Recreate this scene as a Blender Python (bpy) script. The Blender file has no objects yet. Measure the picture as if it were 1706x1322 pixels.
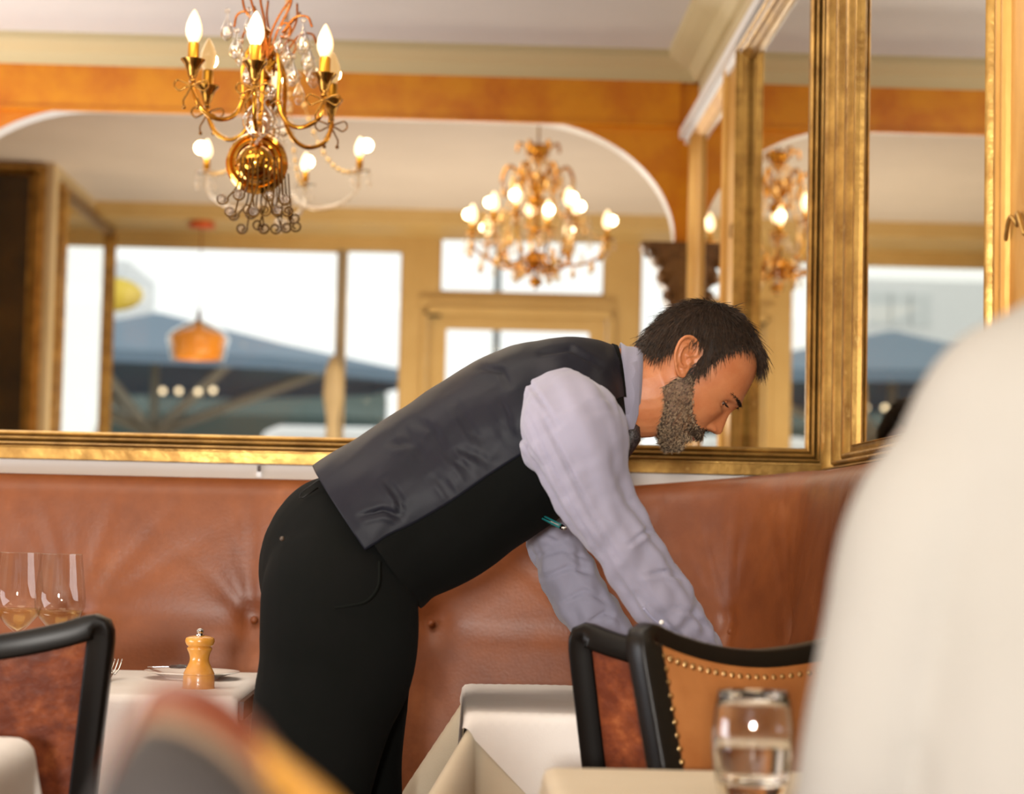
import bpy, math, random
import numpy as np
from mathutils import Vector, Matrix, noise
random.seed(7)
PI = math.pi
scene = bpy.context.scene
COL = scene.collection

# ------------------------------------------------------------------ camera
FPX, CX, CY = 3500.0, 853.0, 661.0
CAM = Vector((0, 0, 1.035))
YW = 4.6          # plane of the big mirror on the back wall
XW = 0.84         # plane of the mirrors on the right wall
_y = Vector((752 - CX, 885 - CY, FPX)).normalized()
_x = Vector((1, .022, 0)); _x = (_x - _x.dot(_y) * _y).normalized()
_z = _x.cross(_y)
R_ = Vector((_x[0], _y[0], _z[0])); D_ = Vector((_x[1], _y[1], _z[1])); F_ = Vector((_x[2], _y[2], _z[2]))
cd = bpy.data.cameras.new('camera'); cam = bpy.data.objects.new('camera', cd); COL.objects.link(cam)
m = Matrix.Identity(4)
for i in range(3):
    m[i][0] = R_[i]; m[i][1] = -D_[i]; m[i][2] = -F_[i]; m[i][3] = CAM[i]
cam.matrix_world = m
cd.sensor_fit = 'HORIZONTAL'; cd.sensor_width = 36; cd.lens = FPX / 1706 * 36
cd.clip_start = .05; cd.clip_end = 200
cd.dof.use_dof = True; cd.dof.focus_distance = 3.70; cd.dof.aperture_fstop = 3.3
scene.camera = cam

def at(px, py, Y):
    """world point seen at photo pixel (px,py) lying on the plane y=Y"""
    d = R_ * ((px - CX) / FPX) + D_ * ((py - CY) / FPX) + F_
    return CAM + d * (Y / d.y)
def proj(p):
    d = Vector(p) - CAM; f = d.dot(F_); return CX + d.dot(R_) / f * FPX, CY + d.dot(D_) / f * FPX
def crease(mb, nn, lines, amp=.004, wd=4.5, reach=26, facing=-.1):
    """press sewn/drag folds into a cloth surface along polylines given in photo pixels"""
    segs = [(np.array(a, float), np.array(b, float), k / max(1, len(l) - 1), 1 / max(1, len(l) - 1)) for l in lines for k, (a, b) in enumerate(zip(l[:-1], l[1:]))]
    for i, v in enumerate(mb.v):
        if (v - CAM).normalized().dot(nn[i]) > facing: continue
        q_ = np.array(proj(v)); best = None
        for a, b, t0, dt in segs:
            ab = b - a; t = max(0, min(1, float((q_ - a) @ ab) / float(ab @ ab))); r = q_ - a - ab * t; d = float(np.hypot(*r))
            if best is None or d < best[0]: best = (d, t0 + dt * t, math.copysign(1, ab[0] * r[1] - ab[1] * r[0]))
        d, t, sd = best
        if d > reach: continue
        k = math.sin(PI * min(1, max(0, t * .94 + .03))) ** .6
        mb.v[i] = v + nn[i] * amp * k * (-math.exp(-(d / wd) ** 2) + .55 * math.exp(-((d - wd * 1.9) / (wd * 1.2)) ** 2) * (1 if sd > 0 else .5))
def mir(px, py, Z):
    """real place of something seen in the back mirror at apparent depth Z"""
    p = at(px, py, Z); return Vector((p.x, 2 * YW - p.y, p.z))

# ------------------------------------------------------------------ light
scene.view_settings.view_transform = 'Standard'; scene.view_settings.look = 'None'
scene.view_settings.gamma = 1; scene.view_settings.use_curve_mapping = False
scene.view_settings.exposure = 0.0
scene.cycles.caustics_reflective = False; scene.cycles.caustics_refractive = False
scene.cycles.sample_clamp_indirect = 4.0
scene.cycles.max_bounces = 14; scene.cycles.glossy_bounces = 8; scene.cycles.transmission_bounces = 10
scene.cycles.transparent_max_bounces = 16
w = bpy.data.worlds.new('daylight'); scene.world = w; w.use_nodes = True
w.node_tree.nodes['Background'].inputs[0].default_value = (.94, .97, 1, 1)
w.node_tree.nodes['Background'].inputs[1].default_value = 1.6
def area(name, loc, target, sx, sy, power, col, spread=180):
    l = bpy.data.lights.new(name, 'AREA'); l.shape = 'RECTANGLE'; l.size = sx; l.size_y = sy
    l.energy = power; l.color = col; l.spread = math.radians(spread)
    o = bpy.data.objects.new(name, l); COL.objects.link(o); o.location = loc
    o.rotation_euler = (Vector(target) - Vector(loc)).to_track_quat('-Z', 'Y').to_euler(); return o
area('key_light', (-.30, -2.4, 1.22), (.1, 3.5, 1.05), .38, .26, 35, (1, .95, .88), 64)  # added panel for the frontal light, hidden behind the waiter in the mirror
area('fill_overhead_main', (-.9, 3.3, 2.77), (-.9, 3.2, 0), 1.8, .9, 27, (1, .86, .68))  # added overhead panel for warm ambient fill, out of view
area('fill_overhead_far', (-.9, .68, 2.845), (-.9, .6799, 0), 2.0, 1.2, 40, (1, .84, .62))  # added fill panel under the far ceiling, outside the mirrored view
area('fill_uplight_far', (-.2, -1.5, .5), (-.2, -1.9, 3), 2.4, 1.8, 78, (1, .82, .60))  # added upward panel that warms the far ceiling and street wall
area('fill_uplight_main', (-2.5, 2.7, .75), (-1.6, 2.6, 3.0), 1.4, 1.6, 95, (.92, .95, 1))  # added cool upward panel to brighten the main ceiling, no window behind it

# ------------------------------------------------------------------ materials
def lin(c):
    return tuple((v / 255 / 12.92) if v / 255 <= .04045 else ((v / 255 + .055) / 1.055) ** 2.4 for v in c)
MATS = {}
def mat(name, c1, c2=None, rough=.6, metal=0, scale=8, bump=0, bscale=60, detail=4, stretch=(1, 1, 1),
        contrast=(.35, .65), spec=None, sheen=0, coat=0, kind='noise', c3=None, trans=0, emit=None, es=0, gen=True, rvar=0):
    if name in MATS: return MATS[name]
    m = bpy.data.materials.new(name); m.use_nodes = True; nt = m.node_tree; N = nt.nodes; L = nt.links
    b = N['Principled BSDF']
    b.inputs['Roughness'].default_value = rough; b.inputs['Metallic'].default_value = metal
    if spec is not None: b.inputs['Specular IOR Level'].default_value = spec
    if sheen: b.inputs['Sheen Weight'].default_value = sheen
    if coat: b.inputs['Coat Weight'].default_value = coat; b.inputs['Coat Roughness'].default_value = .12
    if trans: b.inputs['Transmission Weight'].default_value = trans
    b.inputs['Base Color'].default_value = (*lin(c1), 1)
    if emit: b.inputs['Emission Color'].default_value = (*lin(emit), 1); b.inputs['Emission Strength'].default_value = es
    tc = N.new('ShaderNodeTexCoord'); mp = N.new('ShaderNodeMapping'); mp.inputs['Scale'].default_value = stretch
    L.new(tc.outputs['Object'], mp.inputs['Vector'])
    if c2:
        t = N.new('ShaderNodeTexNoise'); t.inputs['Scale'].default_value = scale; t.inputs['Detail'].default_value = detail
        t.inputs['Roughness'].default_value = .62
        L.new(mp.outputs[0], t.inputs['Vector'])
        r = N.new('ShaderNodeValToRGB'); r.color_ramp.elements[0].position = contrast[0]; r.color_ramp.elements[1].position = contrast[1]
        r.color_ramp.elements[0].color = (*lin(c1), 1); r.color_ramp.elements[1].color = (*lin(c2), 1)
        if c3:
            e = r.color_ramp.elements.new(min(.98, contrast[1] + .15)); e.color = (*lin(c3), 1)
        L.new(t.outputs['Fac'], r.inputs['Fac']); L.new(r.outputs[0], b.inputs['Base Color'])
        if rvar:
            mr = N.new('ShaderNodeMapRange'); mr.inputs['To Min'].default_value = rough - rvar; mr.inputs['To Max'].default_value = rough + rvar
            L.new(t.outputs['Fac'], mr.inputs['Value']); L.new(mr.outputs[0], b.inputs['Roughness'])
    if bump:
        t2 = N.new('ShaderNodeTexNoise' if kind != 'voronoi' else 'ShaderNodeTexVoronoi'); t2.inputs['Scale'].default_value = bscale
        if kind != 'voronoi': t2.inputs['Detail'].default_value = 3
        L.new(mp.outputs[0], t2.inputs['Vector'])
        bp = N.new('ShaderNodeBump'); bp.inputs['Strength'].default_value = bump; bp.inputs['Distance'].default_value = .01
        L.new(t2.outputs[0], bp.inputs['Height']); L.new(bp.outputs[0], b.inputs['Normal'])
    MATS[name] = m; return m
def thin_glass(name, tint=(1, 1, 1), ior=1.5, rough=0.0, boost=1.0):
    m = bpy.data.materials.new(name); m.use_nodes = True; nt = m.node_tree; N = nt.nodes; L = nt.links
    N.clear(); o = N.new('ShaderNodeOutputMaterial'); mx = N.new('ShaderNodeMixShader'); tr = N.new('ShaderNodeBsdfTransparent')
    gl = N.new('ShaderNodeBsdfGlossy'); fr = N.new('ShaderNodeMath'); fr.operation = 'MULTIPLY_ADD'; fr.inputs[1].default_value = .9; fr.inputs[2].default_value = ((ior - 1) / (ior + 1)) ** 2
    lw = N.new('ShaderNodeLayerWeight'); lw.inputs['Blend'].default_value = .5; pw = N.new('ShaderNodeMath'); pw.operation = 'POWER'; pw.inputs[1].default_value = 4
    L.new(lw.outputs['Facing'], pw.inputs[0]); L.new(pw.outputs[0], fr.inputs[0])
    gl.inputs['Roughness'].default_value = rough; tr.inputs[0].default_value = (*tint, 1)
    mu = N.new('ShaderNodeMath'); mu.operation = 'MULTIPLY'; mu.inputs[1].default_value = boost; mu.use_clamp = True
    L.new(fr.outputs[0], mu.inputs[0]); L.new(mu.outputs[0], mx.inputs[0]); L.new(tr.outputs[0], mx.inputs[1]); L.new(gl.outputs[0], mx.inputs[2])
    L.new(mx.outputs[0], o.inputs[0]); MATS[name] = m; return m
def solid_glass(name, col=(1, 1, 1), ior=1.47, rough=0):
    m = bpy.data.materials.new(name); m.use_nodes = True; nt = m.node_tree; N = nt.nodes; N.clear()
    o = N.new('ShaderNodeOutputMaterial'); g = N.new('ShaderNodeBsdfGlass'); g.inputs['IOR'].default_value = ior
    g.inputs['Roughness'].default_value = rough; g.inputs[0].default_value = (*col, 1); nt.links.new(g.outputs[0], o.inputs[0]); MATS[name] = m; return m

M_MIRROR = mat('mirror_silver', (236, 234, 226), rough=.0, metal=1)
M_GILT = mat('gilt_wood', (190, 152, 82), (138, 102, 48), rough=.36, metal=.72, scale=14, detail=6, bump=.12, bscale=45, c3=(222, 188, 116), rvar=.08)
M_GILTP = mat('gilt_wood_pale', (222, 176, 96), (190, 138, 62), rough=.42, metal=.45, scale=9, detail=6, bump=.1, bscale=40, stretch=(1, 1, .3))
M_AMBER = mat('amber_marbled_paint', (232, 152, 24), (212, 122, 16), rough=.4, scale=4.5, detail=7, c3=(176, 88, 14), contrast=(.42, .62))
M_CREAM = mat('cream_painted_wood', (212, 184, 126), (204, 174, 114), rough=.5, scale=3)
M_CREAMP = mat('pale_cream_plaster', (214, 196, 160), (206, 188, 150), rough=.8, scale=3)
M_CEIL = mat('ceiling_plaster', (218, 212, 210), (212, 206, 204), rough=.9, scale=2)
M_CORN = mat('cornice_paint', (206, 188, 146), rough=.7)
M_LIP = mat('white_gloss_paint', (238, 236, 236), rough=.35)
M_WALL = mat('white_wall_paint', (232, 222, 212), (226, 215, 204), rough=.7, scale=3)
M_FLOOR = mat('oak_floor', (120, 78, 44), (92, 56, 30), rough=.45, scale=3, stretch=(1, 8, 1))
M_LEATH = mat('cognac_leather', (104, 52, 21), (126, 68, 30), rough=.42, scale=5, detail=8, bump=.06, bscale=150, c3=(150, 90, 50), contrast=(.36, .60), rvar=.05, spec=.4)
M_LEATR = mat('oxblood_leather', (96, 42, 20), (128, 64, 32), rough=.42, scale=22, detail=10, bump=.15, bscale=60, c3=(170, 100, 56), contrast=(.44, .60))
M_LEATT = mat('tan_leather', (152, 92, 46), (172, 112, 62), rough=.36, scale=6, detail=8, bump=.08, bscale=110, contrast=(.4, .62))
M_BLACKW = mat('black_lacquered_wood', (12, 9, 7), rough=.36, spec=.22)
M_STUD = mat('antique_brass_stud', (168, 138, 96), rough=.25, metal=1)
M_BRASS = mat('polished_brass', (198, 142, 54), rough=.12, metal=1)
M_BRASSD = mat('antique_brass', (150, 108, 48), rough=.22, metal=1)
M_COPPER = mat('copper_wire', (176, 106, 48), rough=.25, metal=1)
M_CANDLE = mat('gilt_candle_sleeve', (196, 140, 42), rough=.3, metal=.8)
M_CLOTH = mat('white_table_linen', (226, 222, 218), (218, 213, 208), rough=.85, scale=5, bump=.10, bscale=500)
M_CLOTHB = mat('beige_table_linen', (206, 194, 172), (198, 185, 161), rough=.85, scale=5, bump=.10, bscale=500)
M_SKIN = mat('skin', (196, 128, 84), (184, 112, 70), rough=.46, scale=30, detail=5, bump=.06, bscale=300)
M_SKIN.node_tree.nodes['Principled BSDF'].inputs['Subsurface Weight'].default_value = .12
M_SKIN.node_tree.nodes['Principled BSDF'].inputs['Subsurface Radius'].default_value = (.01, .004, .002)
M_HAIR = mat('dark_brown_hair', (30, 21, 15), (44, 31, 22), rough=.6, spec=.2, scale=90, detail=2)
M_HAIR2 = mat('dark_hair_strands', (28, 20, 14), (66, 48, 34), rough=.45, spec=.3, scale=150, detail=2)
M_BEARD = mat('greying_beard', (96, 66, 44), (116, 86, 60), rough=.6, scale=120, detail=2)
M_BEARD2 = mat('greying_beard_strands', (54, 38, 26), (172, 148, 118), rough=.55, scale=240, detail=1, contrast=(.42, .58))
M_SHIRT = mat('pale_blue_grey_shirt', (147, 144, 162), (139, 137, 155), rough=.8, scale=4, bump=.08, bscale=600, sheen=.2)
M_SATIN = mat('charcoal_satin', (22, 24, 32), (28, 28, 37), rough=.5, spec=.16, scale=6, bump=.03, bscale=300)
M_BLACK = mat('black_wool', (9, 11, 9), (12, 13, 12), rough=.9, scale=10, spec=.12)
M_TIE = mat('black_woven_tie', (24, 22, 24), (70, 64, 66), rough=.5, scale=420, detail=0, contrast=(.48, .56))
M_SHOE = mat('black_shoe_leather', (16, 15, 15), rough=.25)
M_EYEW = mat('eye_white', (150, 126, 112), rough=.4)
M_IRIS = mat('dark_brown_iris', (34, 22, 16), rough=.1)
M_LIPS = mat('lips', (160, 92, 70), rough=.45)
M_WOODM = mat('turned_maple', (204, 146, 62), (182, 122, 44), rough=.3, scale=10, detail=6, stretch=(3, 3, .6), coat=.4)
M_CHROME = mat('steel', (205, 205, 205), rough=.18, metal=1)
M_PORC = mat('white_porcelain', (232, 230, 224), rough=.12)
M_WHITES = mat('cream_white_shirt', (160, 157, 152), (156, 153, 147), rough=.85, scale=3, bump=.06, bscale=500)
M_TEAL = mat('teal_plastic', (30, 110, 112), rough=.3)
M_GLASS = thin_glass('thin_clear_glass', (.97, .97, .95), 1.4, 0, .9)
M_BEAD = mat('gold_sparkle_bead', (244, 206, 140), rough=.08, metal=.75)  # gold metal colour stands in for the warm sparkle of crystal
M_PANE = thin_glass('window_glass', (.98, .99, .99), 1.3)
M_TUMB = solid_glass('tumbler_glass', (1, 1, 1))
M_CRYST = solid_glass('lead_crystal', (1, .96, .9), 1.6)
M_CRYT = thin_glass('clear_crystal_arm', (1, .97, .92), 1.6, .02, 3.6)
M_WATER = solid_glass('water', (1, 1, 1), 1.33)
M_WINE = thin_glass('white_wine', (.93, .86, .60), 1.33, 0, 1)
M_BULB = mat('lit_bulb_glass', (255, 240, 215), rough=.2, emit=(255, 200, 130), es=.9)
M_BULBF = mat('glowing_bulb', (255, 244, 225), rough=.2, emit=(255, 222, 172), es=2.4)

# ------------------------------------------------------------------ mesh helpers
def frame_from(t, ref=Vector((0, 0, 1))):
    t = t.normalized()
    if abs(t.dot(ref)) > .95: ref = Vector((1, 0, 0))
    a = ref.cross(t).normalized(); b = t.cross(a).normalized(); return a, b
def cr(pts, sub=6, closed=False):
    """Catmull-Rom through rows of numbers"""
    P = [np.array(list(p), float) for p in pts]; n = len(P); out = []
    rng = range(n) if closed else range(n - 1)
    for i in rng:
        p0 = P[(i - 1) % n] if closed or i > 0 else 2 * P[0] - P[1]
        p1 = P[i]; p2 = P[(i + 1) % n]
        p3 = P[(i + 2) % n] if closed or i + 2 < n else 2 * P[-1] - P[-2]
        for k in range(sub):
            t = k / sub
            out.append(.5 * ((2 * p1) + (-p0 + p2) * t + (2 * p0 - 5 * p1 + 4 * p2 - p3) * t * t + (-p0 + 3 * p1 - 3 * p2 + p3) * t ** 3))
    if not closed: out.append(P[-1])
    return out
class MB:
    def __init__(s): s.v = []; s.f = []; s.mi = []; s.cur = 0
    def add(s, vs, fs):
        o = len(s.v); s.v += [Vector(v) for v in vs]; s.f += [tuple(i + o for i in f) for f in fs]; s.mi += [s.cur] * len(fs); return s
    def box(s, a, b, rot=None, c=None, taper=1):
        x0, y0, z0 = a; x1, y1, z1 = b
        vs = [Vector(p) for p in ((x0, y0, z0), (x1, y0, z0), (x1, y1, z0), (x0, y1, z0), (x0, y0, z1), (x1, y0, z1), (x1, y1, z1), (x0, y1, z1))]
        return s.add(vs, [(0, 3, 2, 1), (4, 5, 6, 7), (0, 1, 5, 4), (1, 2, 6, 5), (2, 3, 7, 6), (3, 0, 4, 7)])
    def rings(s, rings, closed=True, caps=True, loop=False):
        n = len(rings[0]); o = len(s.v); k0 = len(rings)
        for r in rings: s.v += [Vector(p) for p in r]
        kk = k0 if loop else k0 - 1
        for i in range(kk):
            i2 = (i + 1) % k0
            for j in range(n if closed else n - 1):
                j2 = (j + 1) % n
                s.f.append((o + i * n + j, o + i * n + j2, o + i2 * n + j2, o + i2 * n + j)); s.mi.append(s.cur)
        if caps and closed and not loop:
            s.f.append(tuple(o + j for j in reversed(range(n)))); s.mi.append(s.cur)
            s.f.append(tuple(o + (k0 - 1) * n + j for j in range(n))); s.mi.append(s.cur)
        return s
    def tube(s, pts, rad, n=8, caps=True, flat=1.0, ref=Vector((0, 0, 1)), loop=False):
        P = [Vector(p) for p in pts]; rad = [rad] * len(P) if isinstance(rad, (int, float)) else rad
        rings = []; a = None
        for i, p in enumerate(P):
            if loop: t = P[(i + 1) % len(P)] - P[i - 1]
            else: t = P[min(i + 1, len(P) - 1)] - P[max(i - 1, 0)]
            if t.length < 1e-9: t = Vector((0, 0, 1))
            t.normalize()
            if a is None: a, b = frame_from(t, ref)
            else:
                a = (a - a.dot(t) * t)
                if a.length < 1e-6: a, b = frame_from(t, ref)
                a.normalize(); b = t.cross(a)
            r = rad[i]
            rings.append([p + a * (math.cos(2 * PI * k / n) * r) + b * (math.sin(2 * PI * k / n) * r * flat) for k in range(n)])
        return s.rings(rings, caps=caps, loop=loop)
    def limb(s, rows, n=24, sub=5, ref=Vector((0, 1, 0))):
        """rows: (x,y,z, r_in_plane, r_across)"""
        R = cr(rows, sub); P = [Vector(r[:3]) for r in R]; rings = []
        for i, p in enumerate(P):
            t = (P[min(i + 1, len(P) - 1)] - P[max(i - 1, 0)]).normalized()
            b = (ref - ref.dot(t) * t).normalized(); a = b.cross(t)
            ra, rb = R[i][3], R[i][4]
            rings.append([p + a * math.cos(2 * PI * k / n) * ra + b * math.sin(2 * PI * k / n) * rb for k in range(n)])
        return s.rings(rings)
    def ball(s, c, r, n=16, m=10, sc=(1, 1, 1), rot=None):
        c = Vector(c); rings = []
        for i in range(m + 1):
            th = PI * i / m; rr = max(math.sin(th), .004)
            ring = []
            for k in range(n):
                p = Vector((rr * math.cos(2 * PI * k / n) * sc[0], rr * math.sin(2 * PI * k / n) * sc[1], -math.cos(th) * sc[2])) * r
                if rot: p = rot @ p
                ring.append(c + p)
            rings.append(ring)
        return s.rings(rings)
    def lathe(s, prof, c=(0, 0, 0), n=32, axis=None, caps=True):
        c = Vector(c); rings = []
        q = Vector((0, 0, 1)).rotation_difference(Vector(axis)) if axis else None
        for r, z in prof:
            ring = []
            for k in range(n):
                p = Vector((r * math.cos(2 * PI * k / n), r * math.sin(2 * PI * k / n), z))
                if q: p = q @ p
                ring.append(c + p)
            rings.append(ring)
        return s.rings(rings, caps=caps)
    def grid(s, nu, nv, fn):
        o = len(s.v)
        for i in range(nu):
            for j in range(nv): s.v.append(Vector(fn(i / (nu - 1), j / (nv - 1))))
        for i in range(nu - 1):
            for j in range(nv - 1):
                s.f.append((o + i * nv + j, o + (i + 1) * nv + j, o + (i + 1) * nv + j + 1, o + i * nv + j + 1)); s.mi.append(s.cur)
        return s
    def xf(s, fn): s.v = [Vector(fn(v)) for v in s.v]; return s
    def join(s, o): 
        k = len(s.v); s.v += [v.copy() for v in o.v]; s.f += [tuple(i + k for i in f) for f in o.f]; s.mi += [s.cur] * len(o.f); return s
def worldloc(p):
    v = Vector((0, 0, 0))
    while p: v = v + p.location; p = p.parent
    return v
def obj(name, mb, mats, parent=None, smooth=True, local=False, solid=0, bevel=0, subd=0, angle=None):
    off = Vector((0, 0, 0)) if (local or not parent) else worldloc(parent)
    me = bpy.data.meshes.new(name); me.from_pydata([tuple(v - off) for v in mb.v], [], mb.f)
    mats = mats if isinstance(mats, (list, tuple)) else [mats]
    for mm in mats: me.materials.append(mm)
    if len(mats) > 1: me.polygons.foreach_set('material_index', mb.mi)
    if smooth: me.polygons.foreach_set('use_smooth', [True] * len(me.polygons))
    me.update()
    o = bpy.data.objects.new(name, me); COL.objects.link(o); o.parent = parent
    if smooth and angle: me.set_sharp_from_angle(angle=math.radians(angle))
    if bevel:
        b = o.modifiers.new('bevel', 'BEVEL'); b.width = bevel; b.segments = 2; b.limit_method = 'ANGLE'
    if solid:
        b = o.modifiers.new('solid', 'SOLIDIFY'); b.thickness = solid; b.offset = 0
    if subd:
        b = o.modifiers.new('sub', 'SUBSURF'); b.levels = subd; b.render_levels = subd
    return o
def tag(o, label, cat, group=None, kind=None):
    o['label'] = label; o['category'] = cat
    if group: o['group'] = group
    if kind: o['kind'] = kind
    return o
def thing(name, label, cat, loc=(0, 0, 0), group=None):
    o = bpy.data.objects.new(name, None); COL.objects.link(o); o.location = loc; o.empty_display_size = .05
    return tag(o, label, cat, group)
def struct(name, mb, mats, smooth=False, parent=None, **k):
    o = obj(name, mb, mats, parent, smooth, **k)
    if not parent: o['kind'] = 'structure'
    return o
def dup(root, loc, rz, label, group=None, sc=None):
    r = root.copy(); COL.objects.link(r); r.location = loc; r.rotation_euler = (0, 0, rz); r['label'] = label
    if group: r['group'] = group
    if sc: r.scale = sc
    for ch in list(root.children):
        c = ch.copy(); COL.objects.link(c); c.parent = r
        for g in list(ch.children):
            d = g.copy(); COL.objects.link(d); d.parent = c
    return r
def fuse(mb, voxel, smooth=0, fac=.5):
    """union of overlapping closed shapes as one surface -> MB"""
    me = bpy.data.meshes.new('tmp'); me.from_pydata([tuple(v) for v in mb.v], [], mb.f); me.update()
    o = bpy.data.objects.new('tmp', me); COL.objects.link(o)
    import bmesh
    bm = bmesh.new(); bm.from_mesh(me); bmesh.ops.recalc_face_normals(bm, faces=bm.faces); bm.to_mesh(me); bm.free()
    r = o.modifiers.new('r', 'REMESH'); r.mode = 'VOXEL'; r.voxel_size = voxel
    if smooth:
        k = o.modifiers.new('s', 'SMOOTH'); k.iterations = smooth; k.factor = fac
    dg = bpy.context.evaluated_depsgraph_get(); ev = o.evaluated_get(dg); em = ev.to_mesh()
    out = MB(); out.v = [v.co.copy() for v in em.vertices]; out.f = [tuple(p.vertices) for p in em.polygons]; out.mi = [0] * len(out.f)
    ev.to_mesh_clear(); bpy.data.objects.remove(o); bpy.data.meshes.remove(me)
    return out
def normals(mb):
    N = [Vector((0, 0, 0)) for _ in mb.v]
    for f in mb.f:
        a = mb.v[f[0]]; b = mb.v[f[1]]; c = mb.v[f[2]]; n = (b - a).cross(c - a)
        for i in f: N[i] += n
    return [n.normalized() if n.length > 0 else Vector((0, 0, 1)) for n in N]
# ================================================================== THE ROOM
def wall_holes(mb, x0, x1, z0, z1, ya, yb, holes):
    """wall in the xz plane between y=ya..yb with rectangular holes (hx0,hx1,hz0,hz1)"""
    xs = sorted({x0, x1, *[h[0] for h in holes], *[h[1] for h in holes]}); zs = sorted({z0, z1, *[h[2] for h in holes], *[h[3] for h in holes]})
    for i in range(len(xs) - 1):
        for j in range(len(zs) - 1):
            cx = (xs[i] + xs[i + 1]) / 2; cz = (zs[j] + zs[j + 1]) / 2
            if any(h[0] < cx < h[1] and h[2] < cz < h[3] for h in holes): continue
            mb.box((xs[i], ya, zs[j]), (xs[i + 1], yb, zs[j + 1]))
    return mb
CEIL1, CEIL2 = 2.79, 2.86
FZ = 12.5; FY = 2 * YW - FZ          # street front
struct('floor', MB().box((-3.4, FY - .12, -.08), (2.6, 4.75, 0)), M_FLOOR)
struct('ceiling_main', MB().box((-3.4, 1.6, CEIL1), (.98, 4.75, CEIL1 + .1)), M_CEIL)
struct('ceiling_far', MB().box((-3.4, FY - .12, CEIL2), (2.6, 1.5, CEIL2 + .1)), M_CEIL)
struct('wall_back', MB().box((-3.4, YW + .03, 0), (.98, YW + .15, 2.89)), M_WALL)
struct('wall_right', MB().box((XW + .03, 1.5, 0), (XW + .15, YW + .03, 2.89)), M_CREAMP)
struct('wall_left', MB().box((-3.5, 1.5, 0), (-3.4, YW + .15, 2.96)), M_CREAMP)
# far part of the room, left side and right side
LX = -2.06
struct('wall_far_left', MB().box((LX - .12, FY, 0), (LX, FY + 1.85, CEIL2)).box((-3.4, FY + 1.73, 0), (LX - .12, FY + 1.85, CEIL2)).box((-3.5, FY + 1.85, 0), (-3.4, 1.5, 2.96)), M_CREAMP)
struct('wall_far_right', MB().box((2.5, FY, 0), (2.6, 1.5, 2.96)), M_CREAMP)
# cornice of the main room above the arch and along the right wall
mb = MB()
prof = [(0, 2.695), (.02, 2.695), (.03, 2.715), (.045, 2.735), (.09, 2.75), (.12, 2.765), (.125, 2.79), (0, 2.79)]
mb.rings([[(x, 1.6 + d, z) for d, z in prof] for x in (-3.4, .87)])
mb.rings([[(.87 - d, y, z) for d, z in prof] for y in (1.6, 4.63)])
struct('trim_1', mb, M_CORN)
# arch screen
def arch_z(x):
    x0, x1, top, r, h = -1.90, .79, 2.545, .57, .44
    if x < x0 or x > x1: return 0
    if x < x0 + r: u = (x0 + r - x) / r
    elif x > x1 - r: u = (x - x1 + r) / r
    else: return top
    return top - h + h * math.sqrt(max(0, 1 - u * u))
xs = [-3.4, -1.90] + [-1.90 + .57 * (1 - math.cos(PI / 2 * k / 24)) for k in range(1, 25)] + [.79 - .57 * (1 - math.sin(PI / 2 * k / 24)) for k in range(0, 25)]
mb = MB(); ya, yb = 1.60, 1.50
for i in range(len(xs) - 1):
    a, b = xs[i], xs[i + 1]
    if a == -3.4: za = zb = 0
    else: za, zb = arch_z(min(max(a, -1.8999), .7899)), arch_z(min(max(b, -1.8999), .7899))
    if a == xs[1]: za = 2.105
    if i == len(xs) - 2: zb = 2.105
    mb.cur = 0
    for y in (ya, yb): mb.add([(a, y, za), (b, y, zb), (b, y, 2.89), (a, y, 2.89)], [(0, 1, 2, 3)])
    mb.cur = 1
    if a != -3.4: mb.add([(a, ya, za), (b, ya, zb), (b, yb, zb), (a, yb, za)], [(0, 1, 2, 3)])
mb.cur = 1
mb.add([(-1.90, ya, 0), (-1.90, yb, 0), (-1.90, yb, 2.105), (-1.90, ya, 2.105)], [(0, 1, 2, 3)])
mb.add([(.79, ya, 0), (.79, yb, 0), (.79, yb, 2.105), (.79, ya, 2.105)], [(0, 1, 2, 3)])
mb.cur = 0
for y in (ya, yb): mb.add([(.79, y, 0), (.87, y, 0), (.87, y, 2.89), (.79, y, 2.89)], [(0, 1, 2, 3)])
struct('wall_arch', mb, [M_AMBER, M_LIP])
struct('trim_2', MB().box((-3.4, 1.60, 2.535), (.80, 1.618, 2.70)).box((-3.4, 1.60, 2.528), (.80, 1.624, 2.54)), M_AMBER)

# street front with windows and door
def fx(px, Z=FZ): return (px - 752) / FPX * Z
def fz(px, py, Z=FZ): return mir(px, py, Z).z
W1 = (fx(154), fx(553), 1.0, fz(300, 408)); W2 = (fx(564), fx(660), 1.0, fz(610, 400))
TR = (fx(722), fx(1000), fz(850, 488), fz(850, 369)); DG = (fx(736), fx(975), .9, fz(850, 549)); W3 = (fx(1060), fx(1260), 1.0, fz(1100, 394))
mb = MB(); wall_holes(mb, LX, 2.6, 0, CEIL2 + .1, FY - .12, FY, [(W1[0], W2[1], 1.0, W1[3]), TR, (fx(702), fx(1006), 0, fz(850, 522)), W3])
struct('wall_street', mb, M_CREAM)
struct('trim_3', MB().box((LX, FY, 2.775), (2.5, FY + .62, CEIL2)), M_CREAM)
mb = MB().box((fx(704), FY, fz(850, 527)), (fx(1010), FY + .05, fz(850, 514)))
mb.box((fx(690), FY, fz(850, 514)), (fx(1015), FY + .03, fz(850, 500)))
mb.box((fx(696), FY, 0), (fx(704), FY + .04, fz(850, 527))).box((fx(1006), FY, 0), (fx(1016), FY + .04, fz(850, 527)))
struct('trim_4', mb, M_CREAM)
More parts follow.
